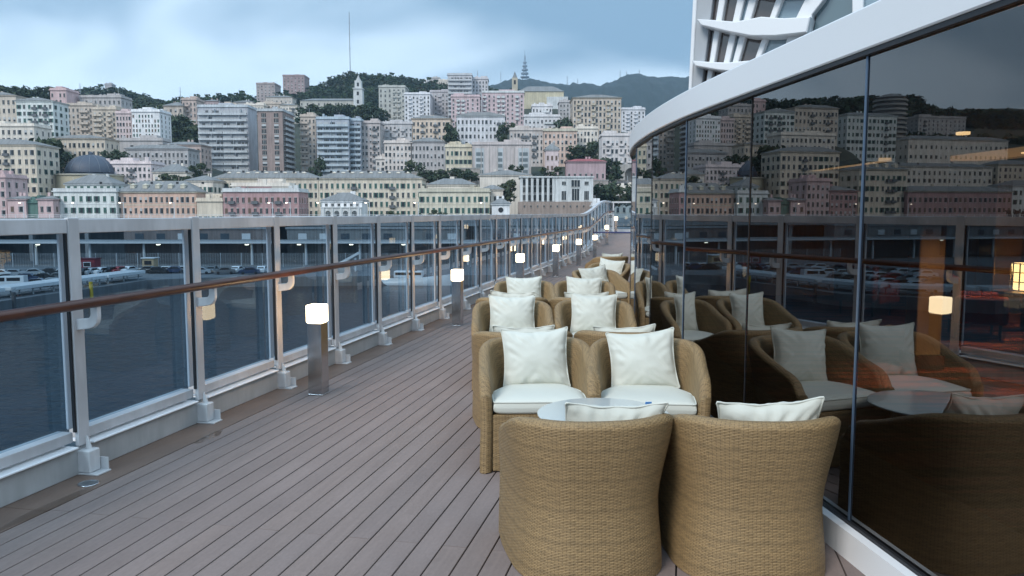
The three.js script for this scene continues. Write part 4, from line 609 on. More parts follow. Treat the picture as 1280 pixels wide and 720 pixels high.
house({ x0: 118, x1: 147, y: 137, b: 186, d: 404, c: [0.46, 0.40, 0.30], rows: 7, cols: 4, k: Wd, balc: [0, 1, 3], l: 'beige block with stacked balconies next to the white checkered one', roof: 'flat', dep: 18 });
house({ x0: 100, x1: 152, y: 122, b: 140, d: 450, c: greyB, rows: 2, cols: 9, k: Wd, l: 'long stepped grey terrace house above the beige blocks', roof: 'flat' });
house({ x0: 147, x1: 166, y: 142, b: 190, d: 392, c: [0.50, 0.40, 0.38], rows: 6, cols: 4, k: Bn, l: 'pinkish end of the white house with scattered dark shutters', roof: 'flat' });
house({ x0: 166.3, x1: 201, y: 140, b: 184, d: 390, c: whiteW, rows: 7, cols: 8, k: ['shut', 'plain', 'brown'], skip: 0.25, l: 'white apartment house with a checkered pattern of dark shutters', roof: 'flat' });
house({ x0: 146, x1: 204, y: 176, b: 200, d: 372, c: greyB, rows: 2, cols: 10, k: P, skip: 0.3, l: 'low grey wing below the white checkered house', roof: 'flat', dep: 9 });
house({ x0: 158, x1: 236, y: 187, b: 216, d: 352, c: [0.32, 0.32, 0.31], rows: 3, cols: 13, k: P, l: 'long dark grey house above the hipped roofs', roof: 'hip', rh: 5, flat: 0.6 });
house({ x0: 202, x1: 252, y: 182, b: 214, d: 372, c: [0.40, 0.31, 0.26], rows: 4, cols: 7, k: Bn, l: 'brownish house between the grey house and the white slab tower', roof: 'hip', rh: 5 });
house({ x0: 130, x1: 190, y: 205, b: 240, d: 332, c: pinkW, rows: 4, cols: 9, k: P, l: 'pinkish white house above the orange palazzo', roof: 'flat' });
house({ x0: 192, x1: 234, y: 216, b: 240, d: 326, c: creamL, rows: 2, cols: 5, k: P, l: 'low cream house with broad hipped roof above the orange palazzo', roof: 'hip', rh: 11 });
house({ x0: 206, x1: 230, y: 133, b: 176, d: 480, c: beige, rows: 6, cols: 3, k: Wd, l: 'beige hill apartment block, lower part, among dark trees', roof: 'hip', rh: 6 });
house({ x0: 229, x1: 247, y: 125, b: 176, d: 484, c: [0.42, 0.33, 0.27], rows: 7, cols: 3, k: Wd, balc: [1], l: 'brown hill apartment block, taller part, among dark trees', roof: 'flat' });
// slab towers
house({ x0: 250, x1: 312, y: 134, b: 222, d: 420, c: [0.34, 0.37, 0.40], t: slab, rows: 11, cols: 7, bays: 2, k: ['wide', 'blind', 'blind'], style: 'balcony', name: 'slab_tower', l: 'white eleven-storey slab with full-width balcony bands', cat: 'tower block', roof: 'flat', dep: 15, blank: true });
{ const q = house({ x0: 324, x1: 355, y: 139, b: 222, d: 402, c: brick, t: [0.5, 0.52, 0.53], rows: 12, cols: 2, k: ['blind', 'wide'], ww: 2.2, name: 'brick_tower', l: 'brown brick tower with two white window columns', cat: 'tower block', roof: 'flat', dep: 20, wk: 1.3, blank: true });
  for (let r = 0; r < 12; r++) { const m = mesh('side_balcony', merge([bx(1.1, 0.2, 17), bx(0.1, 1.0, 17, 0.5, 0.2, 0)]), wallMat([0.45, 0.46, 0.47]), q.g); m.position.set(q.w / 2 + 0.6, q.drop + r * q.sh, 0); for (let c = 0; c < 5; c++) winMesh(q.g, 'wide', q.w / 2 + 0.03, q.drop + r * q.sh + 0.4, (c - 2) * 3.6, 2.2, 1.9, Math.PI / 2); } }
house({ x0: 377, x1: 396, y: 146, b: 222, d: 424, c: beige, rows: 10, cols: 3, k: Wd, balc: [0, 1], l: 'narrow beige block with balconies between brick tower and glass slab', roof: 'flat' });
house({ x0: 397, x1: 437, y: 149, b: 222, d: 412, c: [0.30, 0.35, 0.40], t: [0.46, 0.53, 0.58], rows: 10, cols: 5, bays: 1, k: ['wide', 'blind'], style: 'balcony', name: 'slab_tower', l: 'bluish slab tower with balcony bands, broad wing', cat: 'tower block', roof: 'flat', dep: 14 });
house({ x0: 437.5, x1: 452, y: 151, b: 222, d: 416, c: [0.28, 0.33, 0.38], t: [0.42, 0.49, 0.54], rows: 10, cols: 2, bays: 1, k: ['wide'], style: 'balcony', name: 'slab_tower', l: 'bluish slab tower with balcony bands, narrow wing', cat: 'tower block', roof: 'flat', dep: 14 });
house({ x0: 452, x1: 476, y: 154, b: 220, d: 420, c: [0.40, 0.36, 0.33], rows: 8, cols: 4, k: P, balc: [3], bt: GRY, l: 'grey-brown apartment house right of the bluish slab', roof: 'flat' });
house({ x0: 476.5, x1: 516, y: 155, b: 196, d: 436, c: [0.42, 0.42, 0.41], rows: 5, cols: 7, k: Wd, balc: [1, 3, 5], l: 'grey ornate apartment house above the stepped cream one', roof: 'flat', dep: 16 });
house({ x0: 481, x1: 515, y: 179, b: 222, d: 385, c: [0.52, 0.47, 0.41], rows: 5, cols: 6, k: P, l: 'cream five-storey house with regular windows above the long roof', roof: 'flat' });
house({ x0: 470, x1: 482, y: 199, b: 222, d: 386, c: [0.50, 0.46, 0.40], rows: 3, cols: 2, k: P, l: 'low stepped wing of the cream five-storey house', roof: 'flat', dep: 9 });
house({ x0: 474, x1: 507, y: 109, b: 160, d: 570, c: [0.36, 0.38, 0.33], rows: 8, cols: 5, k: Wd, balc: [3, 4], l: 'greenish grey hill tower block', cat: 'tower block', roof: 'flat', dep: 20 });
house({ x0: 506, x1: 538, y: 118, b: 160, d: 548, c: [0.54, 0.57, 0.58], rows: 8, cols: 6, k: Wd, balc: [1, 4], l: 'pale white hill tower block beside the greenish one', cat: 'tower block', roof: 'flat', dep: 18 });
house({ x0: 538, x1: 561, y: 115, b: 160, d: 566, c: [0.38, 0.37, 0.37], rows: 8, cols: 4, k: Wd, balc: [2], l: 'grey hill tower block with dark windows', cat: 'tower block', roof: 'flat', dep: 18 });
house({ x0: 560, x1: 590, y: 94, b: 150, d: 545, c: [0.40, 0.42, 0.43], t: [0.55, 0.56, 0.57], rows: 10, cols: 4, k: Wd, style: 'balcony', bays: 2, name: 'tower_block', l: 'tallest grey hill tower with banded balconies', cat: 'tower block', roof: 'flat', dep: 22 });
house({ x0: 590.5, x1: 610, y: 99, b: 150, d: 552, c: [0.44, 0.44, 0.44], rows: 10, cols: 4, k: Wd, l: 'side wing of the tallest grey hill tower', cat: 'tower block', roof: 'flat' });
house({ x0: 564, x1: 600, y: 121, b: 158, d: 512, c: [0.50, 0.35, 0.35], rows: 7, cols: 5, k: Wd, balc: [1, 2], bt: whiteW, l: 'pink apartment block in front of the tallest tower', roof: 'flat' });
house({ x0: 603, x1: 655, y: 116, b: 156, d: 516, c: [0.48, 0.36, 0.36], t: whiteW, rows: 7, cols: 8, k: Wd, balc: [0, 3, 4, 7], bt: whiteW, l: 'pink apartment block with white balconies left of the hill church', roof: 'flat', dep: 16 });
house({ x0: 515, x1: 563, y: 149, b: 184, d: 436, c: [0.55, 0.44, 0.31], rows: 4, cols: 8, k: P, balc: [2, 5], bt: GRY, l: 'warm cream corner house above the grey round-fronted one', roof: 'hip', rh: 4, flat: 0.7, dep: 15 });
house({ x0: 571, x1: 631, y: 146, b: 184, d: 424, c: [0.52, 0.54, 0.55], t: whiteW, rows: 4, cols: 10, k: P, belt: [1, 2, 3], l: 'ornate white palazzo with belt courses above the blank grey hall', roof: 'hip', rh: 5, flat: 0.8, dep: 16 });
house({ x0: 514, x1: 556, y: 178, b: 220, d: 385, c: [0.37, 0.36, 0.35], rows: 4, cols: 8, k: P, l: 'grey round-fronted house on the terraced slope', roof: 'hip', rh: 5, flat: 0.7, dep: 15 });
house({ x0: 557, x1: 590, y: 184, b: 218, d: 364, c: [0.50, 0.45, 0.30], rows: 3, cols: 5, k: G, l: 'small yellow-cream house left of the blank grey hall', roof: 'flat' });
{ const q = house({ x0: 590.5, x1: 664, y: 181, b: 218, d: 362, c: [0.42, 0.38, 0.35], rows: 1, cols: 1, skip: 1, blank: true, l: 'blank grey hall with three tall glazed strips', roof: 'flat', dep: 18 }); for (const [a, b] of [[-0.45, -0.3], [-0.08, 0.02], [0.28, 0.46]]) { const m = mesh('glazed_strip', bx((b - a) * q.w, q.h - 4, 0.2, (a + b) / 2 * q.w, 2.5, q.dep / 2 + 0.02), wallMat([0.50, 0.53, 0.54]), q.g); for (let r = 0; r < 4; r++) mesh('pane', bx((b - a) * q.w * 0.8, 1.6, 0.06, (a + b) / 2 * q.w, 5.4 + r * 2.6, q.dep / 2 + 0.13), wallMat([0.16, 0.19, 0.2]), m); } for (let i = 0; i < 8; i++) mesh('pilaster', bx(0.35, q.h - 1, 0.3, (i / 7 - 0.5) * q.w * 0.98, 0.5, q.dep / 2 + 0.03), wallMat([0.46, 0.42, 0.39]), q.g); }
house({ x0: 665, x1: 690, y: 133, b: 168, d: 478, c: [0.52, 0.53, 0.52], rows: 5, cols: 5, k: Wd, balc: [3, 4], bt: whiteW, l: 'white terraced apartment house below the hill church, upper part', roof: 'flat' });
house({ x0: 655, x1: 700, y: 146, b: 172, d: 462, c: [0.50, 0.51, 0.50], rows: 3, cols: 8, k: Wd, balc: [5, 6, 7], bt: whiteW, l: 'white terraced apartment house below the hill church, lower part', roof: 'flat' });
house({ x0: 699, x1: 716, y: 128, b: 150, d: 500, c: greyB, rows: 4, cols: 3, k: Wd, l: 'grey block beside the ornate beige palazzo', roof: 'flat' });
house({ x0: 716, x1: 776, y: 123, b: 170, d: 455, c: [0.46, 0.38, 0.28], t: [0.52, 0.45, 0.35], rows: 6, cols: 11, k: P, belt: [1, 2, 4, 5], balc: [1, 5, 9], l: 'large ornate beige palazzo with corner turrets under the blue hills', roof: 'hip', rh: 4, flat: 0.8, dep: 22, wk: 1.15 });
house({ x0: 777, x1: 806, y: 137, b: 168, d: 530, c: [0.50, 0.52, 0.53], rows: 6, cols: 5, k: Wd, balc: [1, 3], l: 'white apartment block right of the ornate beige palazzo', roof: 'flat' });
house({ x0: 637, x1: 679, y: 163, b: 206, d: 404, c: [0.44, 0.40, 0.35], rows: 5, cols: 8, k: P, l: 'grey-beige house left of the orange corner house', roof: 'flat' });
house({ x0: 679.5, x1: 721, y: 164, b: 206, d: 402, c: [0.55, 0.36, 0.24], rows: 5, cols: 7, k: P, belt: [3], t: creamL, l: 'orange corner house on the right slope', roof: 'flat', dep: 15 });
house({ x0: 720, x1: 747, y: 161, b: 196, d: 416, c: creamL, rows: 4, cols: 5, k: P, l: 'cream house right of the orange corner house', roof: 'flat' });
house({ x0: 682, x1: 698, y: 188, b: 216, d: 345, c: [0.52, 0.42, 0.40], t: whiteW, rows: 2, cols: 3, k: ['brown'], l: 'small gabled pink house below the orange corner house', roof: 'hip', rh: 8, dep: 9 });
house({ x0: 708, x1: 757, y: 203, b: 228, d: 342, c: [0.38, 0.24, 0.25], rows: 1, cols: 7, k: ['plain'], ww: 0.8, l: 'low pink pavilion with red roof edge on the terrace wall', roof: 'hip', rh: 3, flat: 0.8, rc: [0.30, 0.10, 0.11], dep: 9 });
house({ x0: 752, x1: 800, y: 170, b: 226, d: 372, c: [0.48, 0.46, 0.43], rows: 5, cols: 8, k: P, belt: [1, 2, 3, 4], balc: [1, 4, 6], l: 'ornate grey-white palazzo above two dark arches', roof: 'flat', att: 1.2 });
{ const p = at(777, 226, 366), g = thing('arched_wall', 'stone terrace wall with two tall dark arches', 'wall', [p.x, p.y, -366]); mesh('wall', arcadeGeo(18, 7.2, [-4.2, 3.6], 5.2, 5.6, 4), wallMat([0.42, 0.39, 0.36]), g); mesh('rear_wall', bx(18, 7.1, 0.5, 0, 0.02, -0.3), wallMat([0.42, 0.39, 0.36]), g); }
for (const [i, [x0, x1, yt, d]] of [[566, 600, 211, 348], [664, 760, 226, 334], [515, 566, 216, 344]].entries()) { const A = at(x0, yt, d), B = at(x1, yt, d), g = thing('retaining_wall', ['stone retaining wall below the yellow-cream house', 'stone retaining wall under the pink pavilion', 'stone retaining wall below the grey round-fronted house'][i], 'wall', [(A.x + B.x) / 2, A.y - 9, -d]); mesh('wall', bx(B.x - A.x, 9, 2), wallMat([0.36, 0.32, 0.29]), g); mesh('coping', bx(B.x - A.x + 0.4, 0.4, 2.4, 0, 9.003, 0), wallMat(greyB), g); }
// hill top: towers, churches, villas
house({ x0: 354, x1: 381, y: 95, b: 120, d: 820, c: [0.30, 0.22, 0.21], rows: 6, cols: 5, k: Wd, l: 'brownish tower block on the wooded skyline', cat: 'tower block', roof: 'flat', dep: 20 });
house({ x0: 321, x1: 344, y: 105, b: 130, d: 770, c: [0.33, 0.28, 0.26], rows: 6, cols: 4, k: Wd, l: 'grey-brown skyline tower above the brick tower', cat: 'tower block', roof: 'flat', dep: 20 });
for (const [i, [x0, x1, y, d, c]] of [[253, 274, 127, 640, [0.38, 0.28, 0.27]], [274, 296, 131, 600, beige], [293, 318, 128, 650, greyB], [306, 330, 132, 580, creamL], [333, 366, 122, 690, [0.46, 0.42, 0.35]], [326, 352, 130, 590, beige], [350, 372, 132, 560, creamL]].entries()) house({ x0, x1, y, b: 150, d, c, rows: 4, cols: 5, k: Wd, l: ['reddish', 'beige flat-roofed', 'grey', 'cream', 'broad tan', 'small beige stepped', 'small cream stepped'][i] + ' hill house peeking over the slab and brick towers', roof: i % 2 ? 'flat' : 'hip', rh: 3 });
{ const d = 640, p = at(413, 138, d), g = thing('hill_church', 'long pale church with a tall white bell tower on the wooded hill', 'church', [p.x, p.y - 4, -d - 8]); bases.push([p.x, d + 8, p.y, 28]); const k = d / 1000;
  mesh('nave', bx(74 * k, 12 * k + 4, 16, 0, 0, 0), wallMat([0.50, 0.48, 0.43]), g); mesh('roof', hipRoof(74 * k, 16, 4 * k, 0.6).translate(0, 12 * k + 4.003, 0), M.roof, g);
  const T = mesh('bell_tower', bx(11 * k, 27 * k + 4, 7, 34.5 * k, 0, 6), wallMat(whiteW), g); mesh('belfry', bx(8 * k, 9 * k, 5, 34.5 * k, 27 * k + 4.003, 6), wallMat(whiteW), T); mesh('spire', cyl(3.4 * k, 0.2 * k, 7 * k, 8, 34.5 * k, 36 * k + 4.006, 6), wallMat([0.45, 0.45, 0.44]), T); mesh('cornice', bx(12.4 * k, 0.8, 8, 34.5 * k, 27 * k + 3.1, 6), wallMat(whiteW), T); for (const y of [8, 18, 29]) mesh('bell_opening', bx(2.6 * k, 4.4 * k, 0.2, 34.5 * k, y * k + 4, y === 29 ? 8.5 : 9.5), M.gasket, T);
  for (let i = 0; i < 9; i++) winMesh(g, 'plain', (i - 5) * 7 * k, 6 * k + 4, 8.02, 1, 1.8); }
{ const d = 620, p = at(672, 134, d), g = thing('hill_church', 'cream church with a small bell tower beside the lattice mast', 'church', [p.x, p.y - 4, -d - 8]); bases.push([p.x, d + 8, p.y, 28]); const k = d / 1000;
  mesh('nave', bx(56 * k, 19 * k + 4, 16, 4 * k, 0, 0), wallMat([0.56, 0.50, 0.36]), g); mesh('roof', hipRoof(56 * k, 16, 8 * k, 0.6).translate(4 * k, 19 * k + 4.003, 0), M.roof, g); mesh('apse', bx(26 * k, 12 * k + 4, 10, 24 * k, 0, 6), wallMat(whiteW), g);
  const T = mesh('bell_tower', bx(7 * k, 36 * k + 4, 5, -28 * k, 0, 4), wallMat([0.52, 0.46, 0.36]), g); mesh('spire', cyl(4.4 * k, 0.2 * k, 8 * k, 4, 0, 0, 0).rotateY(Math.PI / 4).translate(-28 * k, 36 * k + 4.003, 4), M.roof, T); mesh('bell_opening', bx(2.4 * k, 5 * k, 0.2, -28 * k, 28 * k + 4, 6.5), M.gasket, T); }
for (const [i, [x0, x1, y, d]] of [[523, 536, 101, 920], [534, 550, 98, 940], [548, 562, 101, 930]].entries()) house({ x0, x1, y, b: 112, d, c: [whiteW, greyB, creamL][i], rows: 3, cols: 4, k: Wd, l: ['white', 'grey', 'cream'][i] + ' villa on the wooded ridge behind the tower blocks', roof: 'flat' });
house({ x0: 131, x1: 140, y: 106, b: 114, d: 900, c: [0.34, 0.35, 0.36], rows: 1, cols: 2, k: ['plain'], name: 'hill_fort', l: 'small square fort on the left wooded hilltop', cat: 'fort', roof: 'flat', dep: 9, blank: true });
// town beyond the left of the view (mirrored in the lounge glass)
house({ x0: -70, x1: -27, y: 236, d: 286, c: rose, rows: 4, cols: 5, k: P, l: 'dark rose house left of the tall pink house', roof: 'hip', rh: 7 });
house({ x0: -150, x1: -72, y: 205, d: 290, c: cream, rows: 5, cols: 8, k: G, l: 'yellow-cream palazzo beside the dark rose house', roof: 'hip', rh: 9, dorm: 4 });
house({ x0: -330, x1: -152, y: 236, d: 288, c: rose, t: creamL, rows: 3, cols: 18, k: Bn, l: 'very long rose palazzo on the harbour front', roof: 'hip', rh: 8 });
house({ x0: -420, x1: -331, y: 226, d: 292, c: mint, rows: 4, cols: 8, k: G, l: 'mint palazzo behind the rooftop letters', roof: 'hip', rh: 8 });
house({ x0: -560, x1: -422, y: 205, d: 296, c: brick, rows: 4, cols: 10, k: Bn, l: 'dark brick block at the harbour front', roof: 'hip', rh: 8 });
house({ x0: -300, x1: -120, y: 200, b: 236, d: 345, c: creamL, rows: 3, cols: 18, k: P, l: 'long cream house on the slope above the rose palazzo', roof: 'hip', rh: 6 });
house({ x0: -520, x1: -310, y: 195, b: 236, d: 350, c: cream, rows: 4, cols: 20, k: P, l: 'long yellow house on the slope above the mint palazzo', roof: 'hip', rh: 7 });
house({ x0: -330, x1: -160, y: 160, b: 205, d: 410, c: creamL, rows: 3, cols: 17, k: P, l: 'long pale house high on the left slope', roof: 'hip', rh: 6 });
house({ x0: -140, x1: -60, y: 128, b: 190, d: 400, c: mint, rows: 6, cols: 10, k: G, l: 'big pale mint house below the round tower', roof: 'hip', rh: 5 });
{ const d = 470, p = at(-150, 160, d), R = 11, H = 34, g = thing('round_tower_block', 'grey tower block with rounded balconies and domed top', 'tower block', [p.x, p.y - 6, -d - R]); bases.push([p.x, d + R, p.y]); mesh('core', cyl(R - 1.4, R - 1.4, H, 24), wallMat([0.22, 0.22, 0.22]), g); for (let r = 0; r < 11; r++) mesh('balcony', cyl(R, R, 1.2, 24, 0, 1 + r * 3.05, 0), wallMat(greyB), g); mesh('roof', cyl(R, R * 0.4, 2.4, 24, 0, H + 0.01, 0), M.roof, g); }
house({ x0: -470, x1: -420, y: 96, b: 160, d: 560, c: brick, rows: 9, cols: 5, k: Wd, l: 'dark brown tower block high on the far left slope', cat: 'tower block', roof: 'flat' });
house({ x0: -260, x1: -180, y: 128, b: 160, d: 500, c: greyB, rows: 5, cols: 9, k: Wd, l: 'grey slope apartment block beside the round tower', roof: 'flat' });
// open roof letters on the terminal, facing the land side
{ const font = await new FontLoader().loadAsync('fonts/droid/droid_serif_bold.typeface.json'); const p = at(-345, 252, 236); const s = thing('rooftop_letters', 'dark open-frame letters standing on the harbour terminal, facing inland', 'sign', [p.x + 6, -2.5, -236], Math.PI); const gg = new TextGeometry('MSC', { font, size: 5, depth: 0.4, curveSegments: 4 }); mesh('letters', gg, M.gasket, s); mesh('frame_rail', bx(17, 0.2, 0.3, 8, -0.4, 0.1), M.gasket, s); for (const x of [1, 6, 11, 15]) mesh('frame_post', bx(0.2, 8.5, 0.2, x, -8.9, 0), M.gasket, s); }

// ---------------------------------------------------------------- hillside terrain under the town
const hillPts = [];   // px, py, d of the ground on the wooded hills
for (const a of [[-600, 120, 620], [-500, 105, 700], [-300, 108, 700], [-150, 110, 700], [-60, 116, 640], [0, 122, 560], [40, 128, 560], [80, 138, 800], [105, 134, 860], [138, 121, 900], [160, 126, 900], [180, 132, 900], [205, 142, 900], [225, 152, 880], [250, 158, 860], [280, 158, 860], [310, 154, 860], [340, 142, 880], [365, 128, 890], [390, 114, 900], [415, 102, 900], [440, 98, 900], [480, 104, 920], [520, 106, 960], [560, 112, 960], [600, 122, 900], [640, 128, 860], [700, 136, 820], [760, 150, 760], [820, 165, 760], [400, 150, 560], [450, 150, 560], [300, 150, 520], [880, 190, 760], [980, 200, 760]]) { const p = at(...a); hillPts.push([p.x, a[2], p.y - 5]); }
for (let x = -700; x <= 300; x += 60) bases.push([x, 262, QY]);
for (let x = -900; x <= 700; x += 150) { hillPts.push([x, 1400, 10]); hillPts.push([x * 1.2, 1150, 60]); }
const ctrl = [...bases, ...hillPts];
function ground(x, d) { let sw = 0, sh = 0; for (const [cx, cd, h] of ctrl) { const q = (x - cx) ** 2 + (d - cd) ** 2 * 1.6 + 120, w = 1 / (q * q); sw += w; sh += w * h; } return sh / sw; }
{
  const NX = 150, ND = 110, P = [], I = [], U = [];
  for (let j = 0; j <= ND; j++) for (let i = 0; i <= NX; i++) { const d = 256 + 1150 * (j / ND) ** 1.35, x = lerp(-1, 0.75, i / NX) * (330 + d * 0.55) ; P.push(x, d < 262 ? QY - 0.05 : ground(x, d) + 1.5 * (fbm(x * 0.04, d * 0.04, 3, 0, 4) - 0.5) - 1.0, -d); U.push(x / 30, d / 30); }
  for (let j = 0; j < ND; j++) for (let i = 0; i < NX; i++) { const a = j * (NX + 1) + i, b = a + NX + 1; I.push(a, a + 1, b, a + 1, b + 1, b); }
  struct('hillside', surface(P, I, U), std([0.055, 0.065, 0.045], 0.95, { map: tLeaf }));
}
// far blue hills
{
  const ridge = [[560, 128], [600, 112], [625, 106], [640, 102], [665, 104], [690, 110], [720, 110], [745, 109], [765, 104], [785, 97], [800, 96], [820, 98], [840, 97], [865, 98], [900, 96], [950, 104], [1020, 112]];
  const D = 2400, P = [], I = [], U = [], NX = 420, ND = 70; const rp = ridge.map(([x, y]) => at(x, y, D));
  const hAt = X => { for (let i = 1; i < rp.length; i++) if (X <= rp[i].x) { const a = rp[i - 1], b = rp[i]; return lerp(a.y, b.y, cl((X - a.x) / (b.x - a.x))); } return rp[rp.length - 1].y; };
  for (let j = 0; j <= ND; j++) for (let i = 0; i <= NX; i++) { const X = lerp(-420, 1300, i / NX), t = j / ND, d = lerp(1500, 3200, t); const k = d < D ? sstep(1450, D, d) ** 0.8 : 1 - 0.5 * sstep(D, 3300, d); const gully = (fbm(X * 0.006 + d * 0.001, d * 0.0022, 4, 0, 6) - 0.5) * 130 * (1 - k * 0.85); P.push(X * (d / D), hAt(X) * k + gully - 10 * (1 - k) + 16 * (fbm(X * 0.05, d * 0.03, 4, 0, 9) - 0.5), -d); U.push(X / 60, d / 60); }
  for (let j = 0; j < ND; j++) for (let i = 0; i < NX; i++) { const a = j * (NX + 1) + i, b = a + NX + 1; I.push(a, a + 1, b, a + 1, b + 1, b); }
  struct('far_hills', surface(P, I, U), std([0.016, 0.030, 0.028], 0.95, { map: tLeaf }));
}
// ---------------------------------------------------------------- trees
function crownGeo(seed, n, pts) { // leaf-sized faces gathered in clumps through the crown
  const R = rng(seed), pos = [], idx = [], uv = []; const cl_ = [];
  for (let k = 0; k < pts; k++) { const t = R() * 6.283, r = Math.sqrt(R()) * 0.78, y = 0.12 + R() * 0.76; const s = Math.sin(Math.PI * cl(y * 0.85 + 0.12)) ; cl_.push([Math.cos(t) * r * s * 0.5, y, Math.sin(t) * r * s * 0.5, 0.10 + 0.10 * R()]); }
  for (let i = 0; i < n; i++) { const c = cl_[Math.floor(R() * pts)], a = R() * 6.283, z = R() * 2 - 1, q = Math.sqrt(1 - z * z), rr = c[3] * (0.55 + 0.5 * R()); const x = c[0] + Math.cos(a) * q * rr, y = c[1] + z * rr * 0.85, w = c[2] + Math.sin(a) * q * rr; const sz = 0.028 + 0.034 * R(); const b = pos.length / 3;
    const n1 = [R() - 0.5, R() - 0.5, R() - 0.5], n2 = [R() - 0.5, R() - 0.5, R() - 0.5]; const l1 = Math.hypot(...n1) || 1, l2 = Math.hypot(...n2) || 1;
    for (const [p, s] of [[-1, -1], [1, -1], [1, 1], [-1, 1]]) pos.push(x + sz * (p * n1[0] / l1 + s * n2[0] / l2), y + sz * (p * n1[1] / l1 + s * n2[1] / l2), w + sz * (p * n1[2] / l1 + s * n2[2] / l2)); idx.push(b, b + 1, b + 2, b, b + 2, b + 3); uv.push(0, 0, 1, 0, 1, 1, 0, 1); }
  return surface(pos, idx, uv); }
const crowns = [crownGeo(1, 520, 16), crownGeo(2, 520, 20), crownGeo(3, 460, 13)];
const trunkG = merge([cyl(0.035, 0.018, 0.55, 6), ...[0.9, 2.9, 5.1].map((a, i) => cyl(0.014, 0.005, 0.4, 5).rotateZ(0.6).rotateY(a).translate(0, 0.3 + 0.07 * i, 0))]);
const treeProto = crowns.map((c, i) => { const o = new THREE.Group(); o.name = 'broadleaf_tree'; const m = new THREE.Mesh(c, i === 1 ? M.leafB : M.leaf); m.name = 'crown'; m.castShadow = m.receiveShadow = true; const t = new THREE.Mesh(trunkG, M.trunk); t.name = 'trunk'; t.castShadow = true; o.add(t, m); return o; });
const RT = rng(909);
function tree(px, pyTop, pyBase, d, label, grp, wide = 1) { const b = at(px, pyBase, d), h = at(px, pyTop, d).y - b.y; const o = treeProto[Math.floor(RT() * 3)].clone(); o.name = numbered('broadleaf_tree'); o.userData = { label, category: 'tree', group: grp }; o.position.set(b.x, b.y - h * 0.08, -d); o.scale.set(h * 1.15 * wide, h * 1.08, h * 1.15 * wide); o.rotation.y = RT() * 6.28; scene.add(o); }
const row = (x0, x1, n, yt, yb, d, label, wide = 1.2) => { for (let i = 0; i < n; i++) { const t = n > 1 ? i / (n - 1) : 0.5; tree(lerp(x0, x1, t) + (RT() - 0.5) * 5, yt + (RT() - 0.5) * 5, yb, d + (RT() - 0.5) * 14, label, label.replace(/^dark (green )?tree/, 'trees'), wide); } };
row(-20, 60, 9, 106, 128, 520, 'dark tree on the skyline above the mint house');
for (const [x, y] of [[104, 123], [112, 118], [121, 113], [129, 111], [146, 110], [154, 112], [163, 115], [171, 117], [180, 119], [189, 122], [198, 125], [206, 128], [214, 132]]) row(x - 3, x + 3, 2, y, y + 16, 880, 'dark tree on the crest of the fort hill', 1.6);
row(203, 232, 6, 144, 176, 450, 'dark tree in the clump below the hill apartment blocks');
row(200, 222, 4, 158, 186, 432, 'dark tree in front of the clump below the hill apartment blocks');
row(238, 250, 3, 158, 184, 440, 'dark tree beside the white slab tower');
row(48, 64, 4, 172, 212, 340, 'dark tree on the bank between tall cream palazzo and buff house');
row(50, 66, 3, 190, 216, 333, 'dark tree low on the bank left of the blue dome');
row(138, 152, 3, 186, 206, 345, 'dark tree between buff house and long grey house');
row(208, 234, 4, 218, 236, 320, 'dark tree behind the roof of the orange palazzo');
row(236, 250, 3, 205, 222, 336, 'dark tree at the foot of the white slab tower');
row(385, 452, 11, 131, 148, 590, 'dark tree in front of the long hill church', 1.3);
row(452, 478, 4, 134, 152, 560, 'dark tree right of the long hill church');
row(522, 556, 6, 213, 228, 330, 'dark tree on the terrace behind the cream-green palazzo');
row(566, 590, 4, 211, 226, 336, 'dark tree on the terrace left of the cream hall');
row(563, 571, 2, 150, 182, 428, 'dark tree between warm cream and ornate white palazzi', 0.7);
row(630, 638, 2, 152, 180, 418, 'dark tree right of the ornate white palazzo', 0.7);
row(628, 640, 3, 226, 250, 305, 'dark tree between cream house and modernist building', 0.8);
row(640, 652, 2, 204, 216, 350, 'dark tree in front of the blank grey hall');
row(683, 694, 2, 208, 224, 330, 'dark tree below the small gabled pink house');
row(700, 716, 3, 145, 168, 458, 'dark tree left of the ornate beige palazzo');
row(720, 745, 4, 178, 200, 395, 'dark tree between orange and ornate grey-white palazzi');
row(744, 766, 4, 228, 258, 300, 'dark tree right of the modernist building', 1.1);
row(776, 792, 3, 230, 256, 296, 'dark tree by the far end of the railing', 0.9);
row(752, 762, 2, 198, 226, 350, 'dark tree beside the pink pavilion');
row(478, 500, 3, 264, 274, 270, 'dark tree behind the elevated road before the long cream building');
row(528, 552, 3, 264, 274, 270, 'dark tree behind the elevated road before the cream-green palazzo');
row(392, 400, 2, 196, 222, 400, 'dark tree between beige block and bluish slab', 0.7);
row(514, 522, 2, 200, 224, 372, 'dark tree left of the grey round-fronted house', 0.8);
row(-400, -50, 30, 112, 140, 560, 'dark tree along the left hill crest', 1.3);
row(-380, -60, 16, 150, 178, 470, 'dark tree on the left slope below the crest', 1.3);
